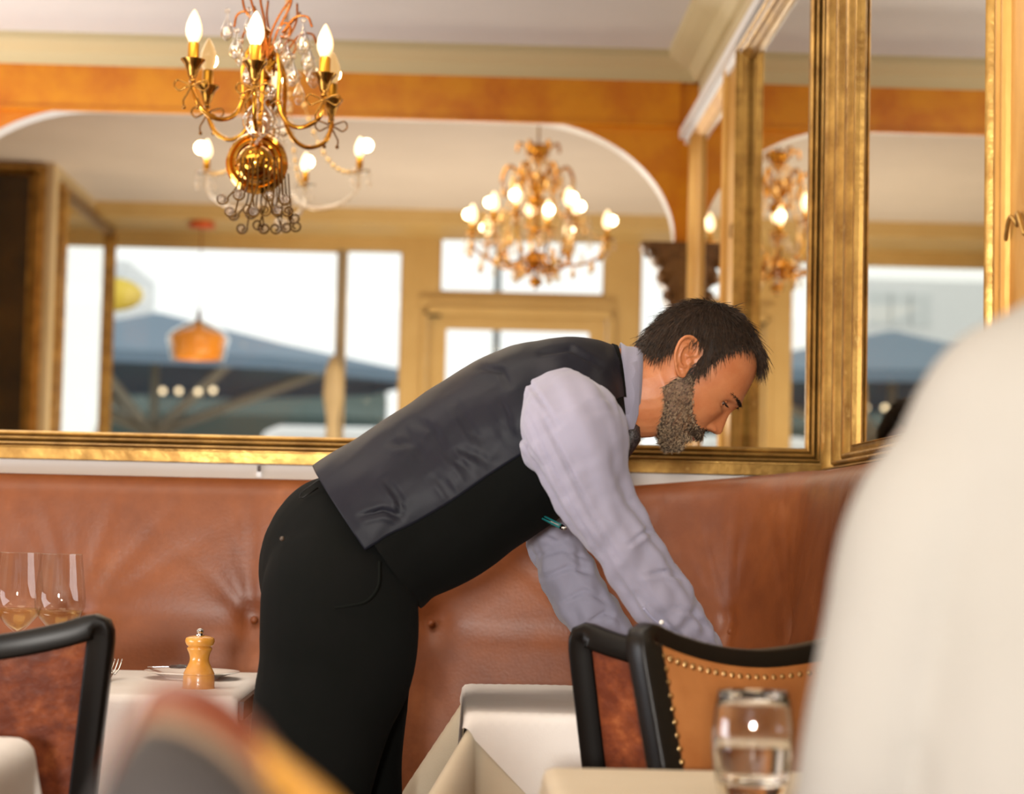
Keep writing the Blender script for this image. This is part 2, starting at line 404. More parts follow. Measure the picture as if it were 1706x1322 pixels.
def window(name, W, bars=(), fr=.035, mt=M_CREAM):
    x0, x1, z0, z1 = W; mb = MB(); y0, y1 = FY - .09, FY - .04
    mb.box((x0, y0, z0), (x0 + fr, y1, z1)).box((x1 - fr, y0, z0), (x1, y1, z1)).box((x0, y0, z1 - fr), (x1, y1, z1)).box((x0, y0, z0), (x1, y1, z0 + fr))
    for b in bars: mb.box((b - .014, y0, z0), (b + .014, y1, z1))
    o = struct(name, mb, mt); g = obj('pane', MB().box((x0 + fr, FY - .068, z0 + fr), (x1 - fr, FY - .062, z1 - fr)), M_PANE, o, False); g['kind'] = 'structure'; return o
window('window_1', (W1[0], W1[1], 1.0, W1[3]), fr=.012)
window('window_2', (W2[0], W2[1], 1.0, W2[3]), fr=.012)
window('window_3', TR, fr=.012); window('window_4', W3, fr=.012)
struct('trim_5', MB().box((W1[1], FY - .1, 1.0), (W2[0], FY - .02, W2[3])), mat('grey_mullion_paint', (150, 140, 124), rough=.5))
# door leaf with glass
mb = MB(); wall_holes(mb, fx(704), fx(1004), .01, fz(850, 524), FY - .07, FY - .03, [DG])
d = struct('door_1', mb, M_CREAM)
g = obj('pane', MB().box((DG[0], FY - .053, DG[2]), (DG[1], FY - .047, DG[3])), M_PANE, d, False)
hb = MB().box((fx(699), FY - .03, fz(712, 527)), (fx(726), FY + .03, fz(712, 519)))
obj('door_closer', hb, M_BLACKW, d, False)
o = thing('curtain', 'narrow cream curtain drawn in against the window mullion, seen in the mirror', 'curtain', (fx(551), FY + .04, 1.0))
mb = MB()
mb.rings([[(fx(551) + math.cos(a) * r * (1 + .2 * math.sin(5 * a)), FY + .08 + math.sin(a) * .03, z) for a in [2 * PI * k / 30 for k in range(30)]]
          for r, z in ((.045, 1.02), (.05, 1.3), (.03, fz(551, 700)), (.052, fz(551, 660)), (.045, fz(551, 620)), (.02, fz(551, 596)))])
obj('curtain_cloth', mb, M_CREAMP, o)

# ------------------------------------------------------------------ mirrors and gilding
def moulding(name, P, wd, prof_n, nrm, parent, mt, depth=.045):
    """mitred frame: P = 4 outer corners, wd = width of the four sides (between corner i and i+1), nrm towards the room"""
    P = [Vector(p) for p in P]; nrm = Vector(nrm); rings = []
    for u, h in prof_n:
        ring = []
        for i in range(4):
            e_prev = (P[i] - P[i - 1]).normalized(); e_next = (P[(i + 1) % 4] - P[i]).normalized()
            ring.append(P[i] + e_next * wd[i - 1] * u - e_prev * wd[i] * u + nrm * h * depth)
        rings.append(ring)
    mb = MB(); mb.rings(rings, caps=False); return obj(name, mb, mt, parent, True, angle=25)
def prof_ridged(seed=0, n=3, flat=.45):
    p = [(0, -.5), (0, .55), (.02, .62), (flat - .06, .70), (flat - .03, .62), (flat, .62)]
    for k in range(n):
        a = flat + (1 - flat) * k / n; wd = (1 - flat) / n
        for t in (0, .12, .3, .5, .7, .88):
            p.append((a + wd * (.04 + .9 * t), (.98 - .28 * k) * (.55 + .45 * math.sin(PI * (t * .9 + .05)))))
    p += [(.985, .25), (1, .22), (1, -.3)]
    return p
M1 = thing('wall_mirror', 'wide gilt-framed mirror over the leather banquette on the back wall', 'mirror', (-.8, YW + .03, 1.17))
X0, X1, Z0, Z1 = -2.6, .826, 1.172, 2.66
moulding('frame', [(X0, YW, Z0), (X1, YW, Z0), (X1, YW, Z1), (X0, YW, Z1)], [.062, .053, .06, .06], prof_ridged(), (0, -1, 0), M1, M_GILT)
obj('mirror_glass', MB().box((X0 + .03, YW, Z0 + .03), (X1 - .02, YW + .006, Z1 - .03)), M_MIRROR, M1, False)
M3 = thing('wall_mirror', 'tall gilt-framed mirror on the right wall beside the corner', 'mirror', (XW + .03, 3.9, 1.17))
ya, yb = 3.14, 4.598
moulding('frame', [(XW, yb, 1.172), (XW, ya, 1.172), (XW, ya, 2.47), (XW, yb, 2.47)], [.062, .05, .05, .24], prof_ridged(1, 4, .12), (-1, 0, 0), M3, M_GILT, .042)
obj('mirror_glass', MB().box((XW, ya + .02, 1.19), (XW + .006, yb - .03, 2.45)), M_MIRROR, M3, False)
M4 = thing('wall_mirror', 'second gilt-framed mirror further along the right wall, seen reflected', 'mirror', (XW + .03, 2.4, 1.17))
moulding('frame', [(XW, 2.78, 1.172), (XW, 1.72, 1.172), (XW, 1.72, 2.47), (XW, 2.78, 2.47)], [.062, .32, .05, .06], prof_ridged(2, 3, .3), (-1, 0, 0), M4, M_GILTP, .03)
obj('mirror_glass', MB().box((XW, 1.8, 1.19), (XW + .006, 2.76, 2.45)), M_MIRROR, M4, False)
P1 = thing('pilaster', 'carved pale gilt pilaster between the two mirrors on the right wall', 'pilaster', (XW, 2.96, 1.17))
mb = MB().box((XW - .022, 2.80, 1.15), (XW + .03, 3.12, 2.47))
for y in (2.80, 2.835, 3.085, 3.12): mb.tube([(XW - .022, y, 1.15), (XW - .022, y, 2.47)], .012, 10)
obj('panel', mb, M_GILTP, P1, True, angle=30)
for zc in (1.95, 1.50):
    mb = MB()
    for sg in (-1, 1):
        mb.tube(cr([(XW - .022, 3.03, zc), (XW - .028, 3.03 + sg * .02, zc + .015), (XW - .028, 3.03 + sg * .04, zc - .005), (XW - .026, 3.03 + sg * .05, zc - .02)], 6), .0035, 8)
    obj('carving', mb, M_GILT, P1)
# white rail on top of the right wall mirrors
o = struct('trim_6', MB().box((XW - .05, 1.7, 2.468), (XW + .03, 4.6, 2.50)).box((XW - .03, 1.7, 2.448), (XW + .03, 4.6, 2.468)), M_LIP)
# far-left mirror and framed dark picture
o = thing('wall_mirror', 'gilt-framed mirror on the left wall by the street window, seen reflected', 'mirror', (LX, FY + .9, 1.2))
ya, yb = FY + .06, FY + 1.72
moulding('frame', [(LX + .005, ya, 1.2), (LX + .005, yb, 1.2), (LX + .005, yb, 2.78), (LX + .005, ya, 2.78)], [.07, .12, .06, .1], prof_ridged(), (1, 0, 0), o, M_GILT, .04)
obj('mirror_glass', MB().box((LX + .001, ya + .03, 1.24), (LX + .006, yb - .03, 2.75)), M_MIRROR, o, False)
o = thing('painting', 'dark painting in a gilt frame at the far left edge of the mirror view', 'painting', (LX - .6, FY + 1.86, 1.2))
yy = FY + 1.86
moulding('frame', [(LX - 1.2, yy, 1.2), (LX - .035, yy, 1.2), (LX - .035, yy, 2.84), (LX - 1.2, yy, 2.84)], [.07, .085, .05, .08], prof_ridged(), (0, 1, 0), o, M_GILT, .04)
obj('canvas', MB().box((LX - 1.16, yy, 1.24), (LX - .06, yy + .008, 2.82)), mat('dark_painted_canvas', (26, 24, 16), (70, 52, 22), rough=.4, scale=3, detail=5), o, False)
# carved capital where the arch meets the right wall
o = thing('capital', 'dark carved bracket capital under the arch end beside the mirrors', 'capital', (.75, 1.55, 1.86))
mb = MB(); pr = [(.055, 1.84), (.07, 1.88), (.085, 1.90), (.075, 1.93), (.10, 1.955), (.115, 1.99), (.105, 2.01), (.135, 2.04), (.155, 2.07), (.18, 2.085), (.185, 2.105), (0.02, 2.105)]
mb.rings([[(.835 - r * .9, 1.62 + .0 - 0, z) for r, z in pr] + [(.835, 1.62, 2.105), (.835, 1.62, 1.84)], [(.835 - r * .9, 1.48, z) for r, z in pr] + [(.835, 1.48, 2.105), (.835, 1.48, 1.84)]])
mb.tube(cr([(.70, 1.63, 2.085), (.68, 1.63, 2.07), (.69, 1.63, 2.05), (.71, 1.63, 2.06), (.70, 1.63, 2.07)], 5), .008, 8)
for z, x in ((2.03, .73), (1.97, .745), (1.91, .765)): mb.ball((x, 1.62, z), .02, 10, 8)
obj('carved_block', mb, mat('dark_carved_wood', (130, 92, 50), (96, 64, 32), rough=.4, scale=20), o, True, angle=30)

# ------------------------------------------------------------------ outside
struct('pavement', MB().box((-30, -60, -.2), (30, FY - .12, -.09)), mat('pavement', (150, 148, 144), rough=.9, c2=(130, 128, 124), scale=2))
def parasol(Z, pk, eave_z, half, colr, label, ang=.2, nm='parasol'):
    top = mir(pk[0], pk[1], Z); o = thing(nm, label, 'parasol', (top.x, top.y, -.1))
    mb = MB(); n = 8; r8 = [(half * (1.0 if k % 2 == 0 else .93)) for k in range(n)]
    def rg(f, z): return [(top.x + math.cos(ang + 2 * PI * k / n) * r8[k] * f, top.y + math.sin(ang + 2 * PI * k / n) * r8[k] * f, z) for k in range(n)]
    ez = eave_z
    mb.rings([rg(.02, top.z), rg(.5, ez + (top.z - ez) * .47), rg(1, ez)], caps=False)
    obj('canopy', mb, colr, o, False, solid=.01)
    mb = MB().rings([rg(1.0, ez), rg(1.005, ez - .13)], caps=False)
    obj('valance', mb, colr, o, False, solid=.01)
    obj('pole', MB().tube([(top.x, top.y, -.1), (top.x, top.y, top.z)], .05, 10), mat('beige_timber', (200, 184, 160), rough=.6), o)
    mb = MB()
    for k in range(n): mb.tube([(top.x, top.y, ez - .75), (*rg(.75, 0)[k][:2], ez + (top.z - ez) * .2)], .055, 6)
    obj('strut', mb, MATS['beige_timber'], o)['kind'] = 'stuff'
    return o
MPAR = mat('slate_blue_canvas', (104, 124, 142), rough=.8)
parasol(25, (262, 522), 2.86, 3.2, MPAR, 'large slate-blue parasol outside the street window, seen in the mirror')
MPAR2 = mat('dark_green_backdrop', (74, 88, 84), rough=.9)
# dark sheet added behind the parasol for the shade under it
o = thing('shade_backdrop', 'dark green awning added for the shade under the parasol, seen in the mirror', 'backdrop', (-3, 2 * YW - 31, -.1))
y = 2 * YW - 31
obj('backdrop_sheet', MB().rings([[(-9, y, 3.3), (-9, y + 1.6, 2.6), (-9, y + 1.6, 2.0), (-9, y, 2.0)], [(-1.0, y, 3.3), (-1.0, y + 1.6, 2.6), (-1.0, y + 1.6, 2.0), (-1.0, y, 2.0)]]), MPAR2, o, False)
obj('backdrop_wall', MB().box((-9, y - .4, -.1), (-1.0, y, 3.0)), mat('brown_backdrop', (110, 96, 80), rough=.8), o, False)
for k, (px, py, r) in enumerate(((169, 631, .075), (271, 651, .065), (298, 651, .07), (330, 652, .075), (355, 650, .065), (1447, 632, .03))):
    if k == 5: continue
    p = mir(px, py, 22.3); o = MB().ball(p, .03, 12, 8)
    o = obj('string_light', o, M_BULBF); tag(o, ['single glowing bulb furthest left under the parasol', 'leftmost of the four bulbs grouped under the parasol', 'second bulb from the left of the four under the parasol', 'brightest bulb, third of the four under the parasol', 'rightmost of the four bulbs under the parasol'][k], 'light bulb', 'bulbs glowing under the parasol')
# white van tops, parked
def car(px0, px1, py, Z, label):
    a = mir(px0, py, Z); b = mir(px1, py, Z); y = a.y; o = thing('van', label, 'van', ((a.x + b.x) / 2, y - .9, -.1))
    L = b.x - a.x; mb = MB(); x = lambda t: a.x + L * t; h = a.z
    rg = []
    for yy, s in ((y, .0), (y - .15, .02), (y - 1.7, .02), (y - 1.85, 0)):
        rg.append([(x(0), yy, .25), (x(0), yy, h * .62), (x(.1), yy, h * .68), (x(.24), yy, h - .06 + s), (x(.34), yy, h + s), (x(.96), yy, h + s), (x(1), yy, h - .12), (x(1), yy, .25)])
    mb.rings(rg); obj('body', mb, mat('white_car_paint', (240, 240, 240), rough=.2, coat=.5), o, False, bevel=.04)
    mb = MB()
    for t in (.2, .8):
        mb2 = MB().lathe([(.05, -.1), (.33, -.1), (.33, .1), (.05, .1)], (x(t), y + .0, .23), 20, axis=(0, 1, 0)); obj('wheel', mb2, mat('tyre_rubber', (24, 24, 24), rough=.8), o)
    obj('side_window', MB().box((x(.30), y + .001, h * .7), (x(.9), y + .01, h - .12)), mat('tinted_window', (190, 200, 205), rough=.1), o, False)
car(375, 640, 708, 20, 'white van roof just above the mirror frame behind the waiter, seen reflected')
# pale building and round yellow sign at left
o = thing('building', 'pale overexposed building far down the street at the left of the window', 'building', (-11, 2 * YW - 46, -.1))
a = mir(90, 430, 44); b = mir(212, 520, 44)
obj('wall', MB().box((a.x - 2, a.y - 4, -.1), (b.x, a.y, a.z)), mat('pale_render', (236, 238, 240), rough=.9), o, False)
for i in range(3):
    p = mir(118 + i * 34, 445, 44)
    obj('window', MB().box((p.x - .25, p.y - .02, p.z - .8), (p.x + .2, p.y + .03, p.z - .1)), mat('far_window', (218, 222, 224), rough=.3), o, False)
o = thing('shop_sign', 'yellow oval shop sign hanging outside at the left of the street window', 'sign', mir(185, 490, 14.5))
p = mir(185, 490, 14.5)
obj('sign_panel', MB().lathe([(.01, -.03), (.23, -.03), (.23, .03), (.01, .03)], p, 28, axis=(0, 1, 0)).xf(lambda v: (p.x + (v.x - p.x) * .95, v.y, p.z + (v.z - p.z) * .5)), mat('yellow_sign', (235, 205, 80), rough=.5), o)
obj('bracket', MB().tube([(p.x - .3, p.y, p.z + .12), (p.x, p.y, p.z + .12), (p.x, p.y, p.z + .06)], .010, 8), M_BLACKW, o)
o = thing('street_lamp', 'thin grey lamp post outside the glass door, seen in the mirror', 'lamp post', (mir(833, 500, 18).x, 2 * YW - 18, -.1))
p = mir(833, 300, 18)
obj('pole', MB().tube([(p.x, p.y, -.1), (p.x, p.y, p.z)], .035, 10), mat('grey_steel', (110, 112, 112), rough=.5), o)
obj('lamp_head', MB().lathe([(.02, 0), (.18, .02), (.15, .12), (.02, .2)], (p.x, p.y, p.z), 16), MATS['grey_steel'], o)

# small clip stuck on the wall strip under the mirror
p = at(432, 786, YW + .03)
o = thing('wall_clip', 'tiny white clip with a dark peg on the wall strip under the mirror', 'clip', p)
obj('plate', MB().box((p.x - .006, p.y - .008, p.z - .012), (p.x + .006, p.y, p.z + .001)), M_LIP, o, False, bevel=.001)
obj('peg', MB().box((p.x - .004, p.y - .01, p.z + .001), (p.x + .003, p.y, p.z + .014)), mat('dark_brown_peg', (70, 44, 36), rough=.5), o, False, bevel=.001)
# ------------------------------------------------------------------ banquette
def bench():
    o = thing('banquette', 'long buttoned cognac leather banquette under the mirrors, turning along the right wall', 'banquette', (-.8, 4.3, 0))
    prof0 = [(.0, 1.08), (.0, 1.115), (.02, 1.135), (.055, 1.14), (.085, 1.135), (.108, 1.11), (.12, 1.06), (.135, .96), (.155, .84), (.18, .70), (.21, .56), (.23, .46)]
    prof = cr(prof0, 7)
    R0 = .46; path = []   # along the wall line, with rounded inner corner
    x = -2.9
    while x < XW - R0: path.append((x, YW + .02, 0, -1)); x += .0125
    n = 46
    for k in range(n + 1):
        a = PI / 2 * k / n; path.append((XW - R0 + R0 * math.sin(a), YW + .02 - R0 + R0 * math.cos(a), -math.sin(a), -math.cos(a)))
    y = YW + .02 - R0 - .0125
    while y > 2.95: path.append((XW, y, -1, 0)); y -= .0125
    S = [0]
    for i in range(1, len(path)): S.append(S[-1] + math.hypot(path[i][0] - path[i - 1][0], path[i][1] - path[i - 1][1]))
    bx = at(418, 1040, 4.43).x; sb = bx - path[0][0]; pit = at(716, 1043, 4.43).x - bx; zb = .835
    btn = [sb + pit * k for k in range(-5, 12)]
    rings = []; bpos = []
    rn = random.Random(3); fol = {}
    for bi, b_ in enumerate(btn): fol[bi] = [(PI / 2 + (k - 3) * .30 + rn.uniform(-.1, .1), rn.uniform(.4, 1), rn.uniform(.16, .30)) for k in range(7)] + [(-PI * .5 + (k - 1) * .5 + rn.uniform(-.2, .2), rn.uniform(.2, .6), .15) for k in range(3)] + [(rn.uniform(-.2, .2), .7, .2), (PI + rn.uniform(-.2, .2), .7, .2)]
    for i, (x, y, nx, ny) in enumerate(path):
        ring = []
        cf = max(0, min(1, (x - .35) / .45)) if y > YW - R0 else 1
        for (d, z) in prof:
            disp = 0
            if d > .08:
                for bi, b_ in enumerate(btn):
                    ds = S[i] - b_
                    if abs(ds) > .34: continue
                    dz = z - zb; rho = math.hypot(ds, dz)
                    disp -= .015 * math.exp(-(rho / .03) ** 2) + .008 * math.exp(-(rho / .12) ** 2)
                    an = math.atan2(dz, ds)
                    for (fa, am, ln) in fol[bi]:
                        da = (an - fa + PI) % (2 * PI) - PI
                        disp -= .0056 * am * math.exp(-(da * max(rho, .02) / .010) ** 2) * math.exp(-((rho - .03) / ln) ** 2) * (rho > .01)
                disp += .006 * noise.noise(Vector((S[i] * 3, z * 4, 0)))
            zz = z + .035 * cf * max(0, (z - .7) / .44)
            dd = d + disp + (.02 * cf if d > .05 else 0)
            ring.append((x + nx * dd, y + ny * dd, zz))
        rings.append(ring)
    mb = MB().rings(rings, closed=False, caps=False)
    r_ = rings[-1]; mb.add(list(r_) + [Vector((XW, r_[0][1], .46)), ], [tuple(range(len(r_) + 1))])
    obj('backrest', mb, M_LEATH, o)
    for b_ in btn:
        j = min(range(len(S)), key=lambda k: abs(S[k] - b_)); x, y, nx, ny = path[j]; d = .141
        if S[j] > S[-1] - .05 or x < -1.3: continue
        obj('button', MB().ball((x + nx * d, y + ny * d, zb + .004), .0085, 14, 10), M_LEATH, o)
    mb = MB().rings([[(-2.9, 4.6 - d, z) for d, z in ((.15, .30), (.15, .47), (.52, .475), (.57, .46), (.59, .42), (.57, .30))], [(.80, 4.6 - d, z) for d, z in ((.15, .30), (.15, .47), (.52, .475), (.57, .46), (.59, .42), (.57, .30))]])
    obj('seat_cushion', mb, M_LEATH, o)
    mb = MB().box((-2.9, 4.04, 0), (.8, 4.5, .30)).box((.64, 2.96, 0), (.83, 4.03, .47))
    obj('plinth', mb, M_BLACKW, o, False)
bench()
# ================================================================== LAMPS
def bulb(mb, c, r=.0175, h=.066, axis=(0, 0, 1)):
    mb.lathe([(r * .35, 0), (r * .62, h * .07), (r * .95, h * .25), (r, h * .40), (r * .9, h * .56), (r * .62, h * .76), (r * .3, h * .92), (r * .08, h)], c, 20, axis); return mb
def point(c, e, r=.02, col=(1, .72, .42)):
    l = bpy.data.lights.new('bulb_light', 'POINT'); l.energy = e; l.shadow_soft_size = r; l.color = col
    o = bpy.data.objects.new('bulb_light', l); COL.objects.link(o); o.location = c; return o
def bow(mb, c, s=.03, side=Vector((1, 0, 0))):
    c = Vector(c); z = Vector((0, 0, 1))
    for sg in (-1, 1):
        pts = [c, c + side * sg * s * .45 + z * s * .25, c + side * sg * s * 1.05 + z * s * .42, c + side * sg * s * 1.25 + z * s * .0, c + side * sg * s * .9 - z * s * .35, c + side * sg * s * .4 - z * s * .1, c]
        mb.tube(cr(pts, 6), .0022, 6)
        pts = [c, c + side * sg * s * .3 - z * s * .6, c + side * sg * s * .55 - z * s * 1.1, c + side * sg * s * .5 - z * s * 1.6]
        mb.tube(cr(pts, 6), .0022, 6); mb.ball(pts[-1], .0045, 8, 6)
    mb.ball(c, .004, 8, 6)
def drop(mb, top, L=.05, r=.012):
    """pear crystal hanging from top"""
    t = Vector(top); mb.ball(t - Vector((0, 0, .008)), .006, 8, 6)
    mb.lathe([(.0012, 0), (.003, -.012), (r * .55, -L * .35), (r, -L * .62), (r * .9, -L * .8), (r * .4, -L * .96), (.001, -L)], t - Vector((0, 0, .014)), 8)
SZ = 4.52
def S(px, py, Y=SZ): return at(px, py, Y)
sc = thing('wall_sconce', 'ornate three-light brass sconce with crystal drops mounted on the big mirror', 'sconce', S(428, 275, YW))
# backplate dish and ball
c0 = S(428, 272, YW)
mb = MB().lathe([(.001, .0), (.066, .0), (.068, .006), (.064, .016), (.058, .019), (.054, .015), (.050, .019), (.044, .022), (.040, .018), (.001, .016)], c0, 48, axis=(0, -1, 0))
obj('backplate', mb, M_BRASS, sc, True, angle=40)
cb = S(426, 273, 4.545)
mb = MB().ball(cb, .042, 36, 22); mb.lathe([(.0415, -.007), (.046, -.006), (.047, 0), (.046, .006), (.0415, .007)], cb, 40, caps=False)
mb.lathe([(.012, .038), (.016, .043), (.010, .05), (.014, .056)], cb, 20)
obj('ball', mb, M_BRASS, sc, True, angle=40)
# stem with crystal urn
mb = MB().lathe([(.008, 0), (.022, .012), (.034, .03), (.036, .045), (.026, .062), (.014, .075), (.012, .085), (.02, .092), (.012, .1)], S(430, 232, 4.53) , 24)
obj('crystal_urn', mb, M_CRYT, sc)
sb = S(438, 130, 4.53)
mb = MB().tube([S(432, 235, 4.53), S(440, 60, 4.53)], .006, 10)
mb.lathe([(.004, -.03), (.02, -.018), (.014, -.006), (.02, 0), (.012, .012), (.004, .02)], sb, 20)
mb.lathe([(.004, -.02), (.013, -.01), (.008, 0), (.014, .01), (.004, .02)], S(441, 60, 4.53), 20)
obj('stem', mb, M_BRASS, sc, True, angle=50)
def candle_arm(pts, cup, Y, nm, lab, lit=1.0):
    arm = MB().tube(cr(pts, 7), .0052, 10)
    for q in (pts[len(pts) // 2], pts[-1]): arm.ball(q, .0075, 12, 8)
    a = obj('arm', arm, M_BRASS, sc)
    c = Vector(cup)
    mbc = MB().lathe([(.004, -.022), (.008, -.018), (.006, -.012), (.010, -.004), (.012, .004), (.018, .018), (.026, .028), (.0265, .030), (.016, .026), (.012, .02)], c, 24)
    obj('cup', mbc, M_BRASSD, a, True, angle=50)
    obj('candle_sleeve', MB().lathe([(.0125, .018), (.0125, .062), (.011, .066), (.003, .066)], c, 20), M_CANDLE, a, True, angle=50)
    obj('bulb', bulb(MB(), c + Vector((0, 0, .064)), .0185, .075), M_BULB if lit < 1 else M_BULBF, a)
    # glow of filament
    b = MB(); bow(b, c + Vector((0, -.014, -.03)), .029); obj('bow', b, M_BRASSD, a)
    point(c + Vector((0, -.03, .095)), .9 * lit, .018)
candle_arm([S(321, 128, 4.466), S(322, 150, 4.466), S(335, 180, 4.47), S(362, 198, 4.48), S(390, 192, 4.50), S(404, 165, 4.515), S(404, 120, 4.525), S(412, 88, 4.53), S(425, 78, 4.53), S(438, 92, 4.53)], S(321, 122, 4.466), 4.466, 'l', '', .6)
candle_arm([S(540, 152, 4.466), S(540, 170, 4.466), S(530, 198, 4.47), S(502, 212, 4.48), S(478, 203, 4.50), S(464, 172, 4.515), S(466, 122, 4.525), S(462, 90, 4.53), S(452, 78, 4.53), S(440, 90, 4.53)], S(540, 146, 4.466), 4.466, 'r', '', .6)
candle_arm([S(424, 130, 4.38), S(424, 160, 4.38), S(424, 198, 4.40), S(427, 216, 4.44), S(432, 206, 4.47), S(436, 165, 4.50), S(438, 110, 4.52), S(440, 88, 4.53)], S(424, 127, 4.38), 4.38, 'm', '', 1.0)
# copper wires rising out of the frame, with drops
mb = MB()
for pts in ([(440, 95), (432, 55), (424, 20), (412, -20)], [(441, 90), (441, 40), (434, 0), (436, -30)], [(446, 95), (452, 55), (470, 18), (492, -10)], [(450, 92), (462, 52), (484, 8), (486, -25)],
            [(446, 100), (440, 50), (410, 20), (402, -18)], [(455, 75), (462, 52), (474, 38), (484, 46), (478, 62), (466, 60)], [(470, 55), (490, 30), (512, 28), (520, 45)], [(425, 40), (410, 20), (395, 25), (390, 45)]):
    mb.tube(cr([S(a, b, 4.52) for a, b in pts], 6), .0028, 8)
obj('wire_spray', mb, M_COPPER, sc)
for x, y, L, r in ((379, 12, .06, .014), (395, 45, .055, .013), (402, 62, .05, .012), (416, 10, .05, .012), (478, 55, .06, .014), (488, 88, .06, .014), (506, 28, .07, .016), (514, 62, .06, .015), (465, 40, .05, .012), (412, 95, .05, .011), (452, 118, .05, .013)):
    mb = MB(); drop(mb, S(x, y, 4.47 + (x % 5) * .01), L, r); obj('crystal_drop', mb, M_CRYT, sc)
# wire cage over the ball ending in scrolls with rosettes
def spiral(c, r, turns=1.4, sg=1, st=-PI / 2, nn=22):
    return [c + Vector((math.cos(st + sg * t * turns * 2 * PI) * r * (1 - .62 * t), 0, math.sin(st + sg * t * turns * 2 * PI) * r * (1 - .62 * t))) for t in [k / nn for k in range(nn + 1)]]
for i, (tx, cx, cy, sg) in enumerate(((402, 370, 331, 1), (408, 383, 352, 1), (416, 397, 324, 1), (422, 413, 348, 1), (430, 423, 352, -1), (440, 441, 350, 1), (447, 449, 325, -1), (456, 462, 350, -1), (462, 475, 332, -1), (468, 480, 351, -1))):
    yy = 4.485 - .01 * (i % 3)
    r = .0135
    c = S(cx, cy, yy); sp = spiral(c, r, 1.3, -sg, st=PI * .1 if sg > 0 else PI * .9)
    pts = [S(tx, 262, 4.498), S(tx + (cx - tx) * .1, 290, 4.492), S(tx + (cx - tx) * .25, 312, 4.49)]
    mb = MB().tube(cr(pts + sp, 3), .0021, 6); w_ = obj('scroll_wire', mb, mat('dark_bronze_wire', (92, 66, 32), rough=.3, metal=1), sc)
    if i % 2 == 0 or i in (1, 7):
        mb = MB()
        for k in range(8):
            a = 2 * PI * k / 8; mb.ball(c + Vector((math.cos(a) * .007, -.002, math.sin(a) * .007)), .0035, 6, 5)
        mb.ball(c + Vector((0, -.003, 0)), .004, 8, 6); obj('rosette', mb, M_CRYT, w_)
# urn reflection partner: beads
mb = MB()
for k in range(12): mb.ball(S(431 + 4 * math.sin(k), 195 + k * 4, 4.50), .0045, 8, 6)
obj('bead_string', mb, M_CRYT, sc)

# crystal chandeliers hanging in the room
def chandelier(name, c, R, n, H, label, phase=0, tiers=1, gold=True, bright=9, drops=10, chain=.2, beads=True, energy=1.0, bh=1.0):
    o = thing(name, label, 'chandelier', c, 'crystal chandeliers seen in the mirror'); c = Vector(c)
    mtl = M_BRASS if gold else M_CRYT
    mb = MB().tube([c + Vector((0, 0, -H * .55)), c + Vector((0, 0, H * .45))], .007, 8)
    for z, r in ((-.5, .03), (-.36, .045), (-.15, .03), (.05, .04), (.22, .03), (.40, .045)): mb.ball(c + Vector((0, 0, z * H)), r * (R / .3), 14, 8, (1, 1, .7))
    obj('column', mb, mtl, o)
    mb = MB().tube([c + Vector((0, 0, H * .45)), c + Vector((0, 0, H * .45 + chain))], .005, 6)
    mb.lathe([(.002, 0), (.05, .005), (.045, .03), (.02, .05), (.002, .052)], c + Vector((0, 0, H * .45 + chain - .03)), 18); obj('ceiling_rose', mb, M_BRASSD, o)
    for k in range(n):
        a = phase + 2 * PI * k / n; d = Vector((math.cos(a), math.sin(a), 0)); z = Vector((0, 0, 1))
        Rk = R if (tiers == 1 or k % 2 == 0) else R * .62; zu = 0 if (tiers == 1 or k % 2 == 0) else .08
        b = c + z * (-H * .30)
        pts = [b + d * .02, b + d * Rk * .35 - z * .05, b + d * Rk * .72 - z * .045, b + d * Rk * .97 + z * .0 + z * zu, b + d * Rk + z * (.055 + zu)]
        arm = obj('arm', MB().tube(cr(pts, 6), .0065, 8), mtl, o)
        e = pts[-1]
        obj('drip_pan', MB().lathe([(.004, -.004), (.03, .0), (.034, .006), (.008, .004)], e, 14), M_CRYT if not gold else M_BRASS, arm)
        obj('candle_sleeve', MB().lathe([(.010, .004), (.010, .045), (.004, .047)], e, 12), M_CANDLE, arm)
        obj('bulb', bulb(MB(), e + z * .045, .016 * bh, .062 * bh), M_BULBF, arm)
        for q in range(3):
            mb = MB(); aa = 2 * PI * q / 3 + a; drop(mb, e + Vector((math.cos(aa) * .03, math.sin(aa) * .03, 0)), .035, .008); obj('crystal_drop', mb, M_CRYT, arm)
        # bead swag towards the top
        if beads:
            mb = MB(); t0 = c + z * (H * .40) + d * .03; t1 = e
            for q in range(14):
                t = q / 13; p = t0.lerp(t1, t) - z * (.10 * math.sin(PI * t)) * 1.0; mb.ball(p, .0075, 6, 5)
            mb.tube([t0.lerp(t1, q / 13) - z * (.10 * math.sin(PI * q / 13)) for q in range(14)], .0015, 5)
            s_ = obj('bead_swag', mb, M_BEAD, o); 
        point(e + z * .08 + d * .02, energy, .02, (1, .78, .5))
    return o, c
p = mir(472, 236, 6.3)
chandelier('chandelier', p, .24, 4, .50, 'small glass-armed crystal chandelier reflected behind the sconce', phase=.22, gold=False, drops=8, chain=2.78 - (p.z + .225), energy=.25)
p = mir(895, 348, 8.8)
o, c = chandelier('chandelier', p, .30, 10, .62, 'big gilt crystal chandelier reflected above the waiter, under the arch', phase=.2, tiers=2, gold=True, chain=2.86 - (p.z + .28), energy=.3, bh=1.3)
mbg = []
for ring, (rr, zz, nn, L) in enumerate(((.30, -.13, 16, .06), (.22, -.02, 14, .07), (.16, -.10, 12, .08), (.10, -.22, 8, .08), (.10, .17, 8, .06), (.15, .13, 12, .06), (.24, -.20, 12, .06))):
    for k in range(nn):
        a = 2 * PI * k / nn + ring; mb = MB(); drop(mb, c + Vector((math.cos(a) * rr, math.sin(a) * rr, zz)), L, .012); obj('crystal_drop', mb, M_BEAD if k % 2 else M_CRYT, o)
mb = MB()
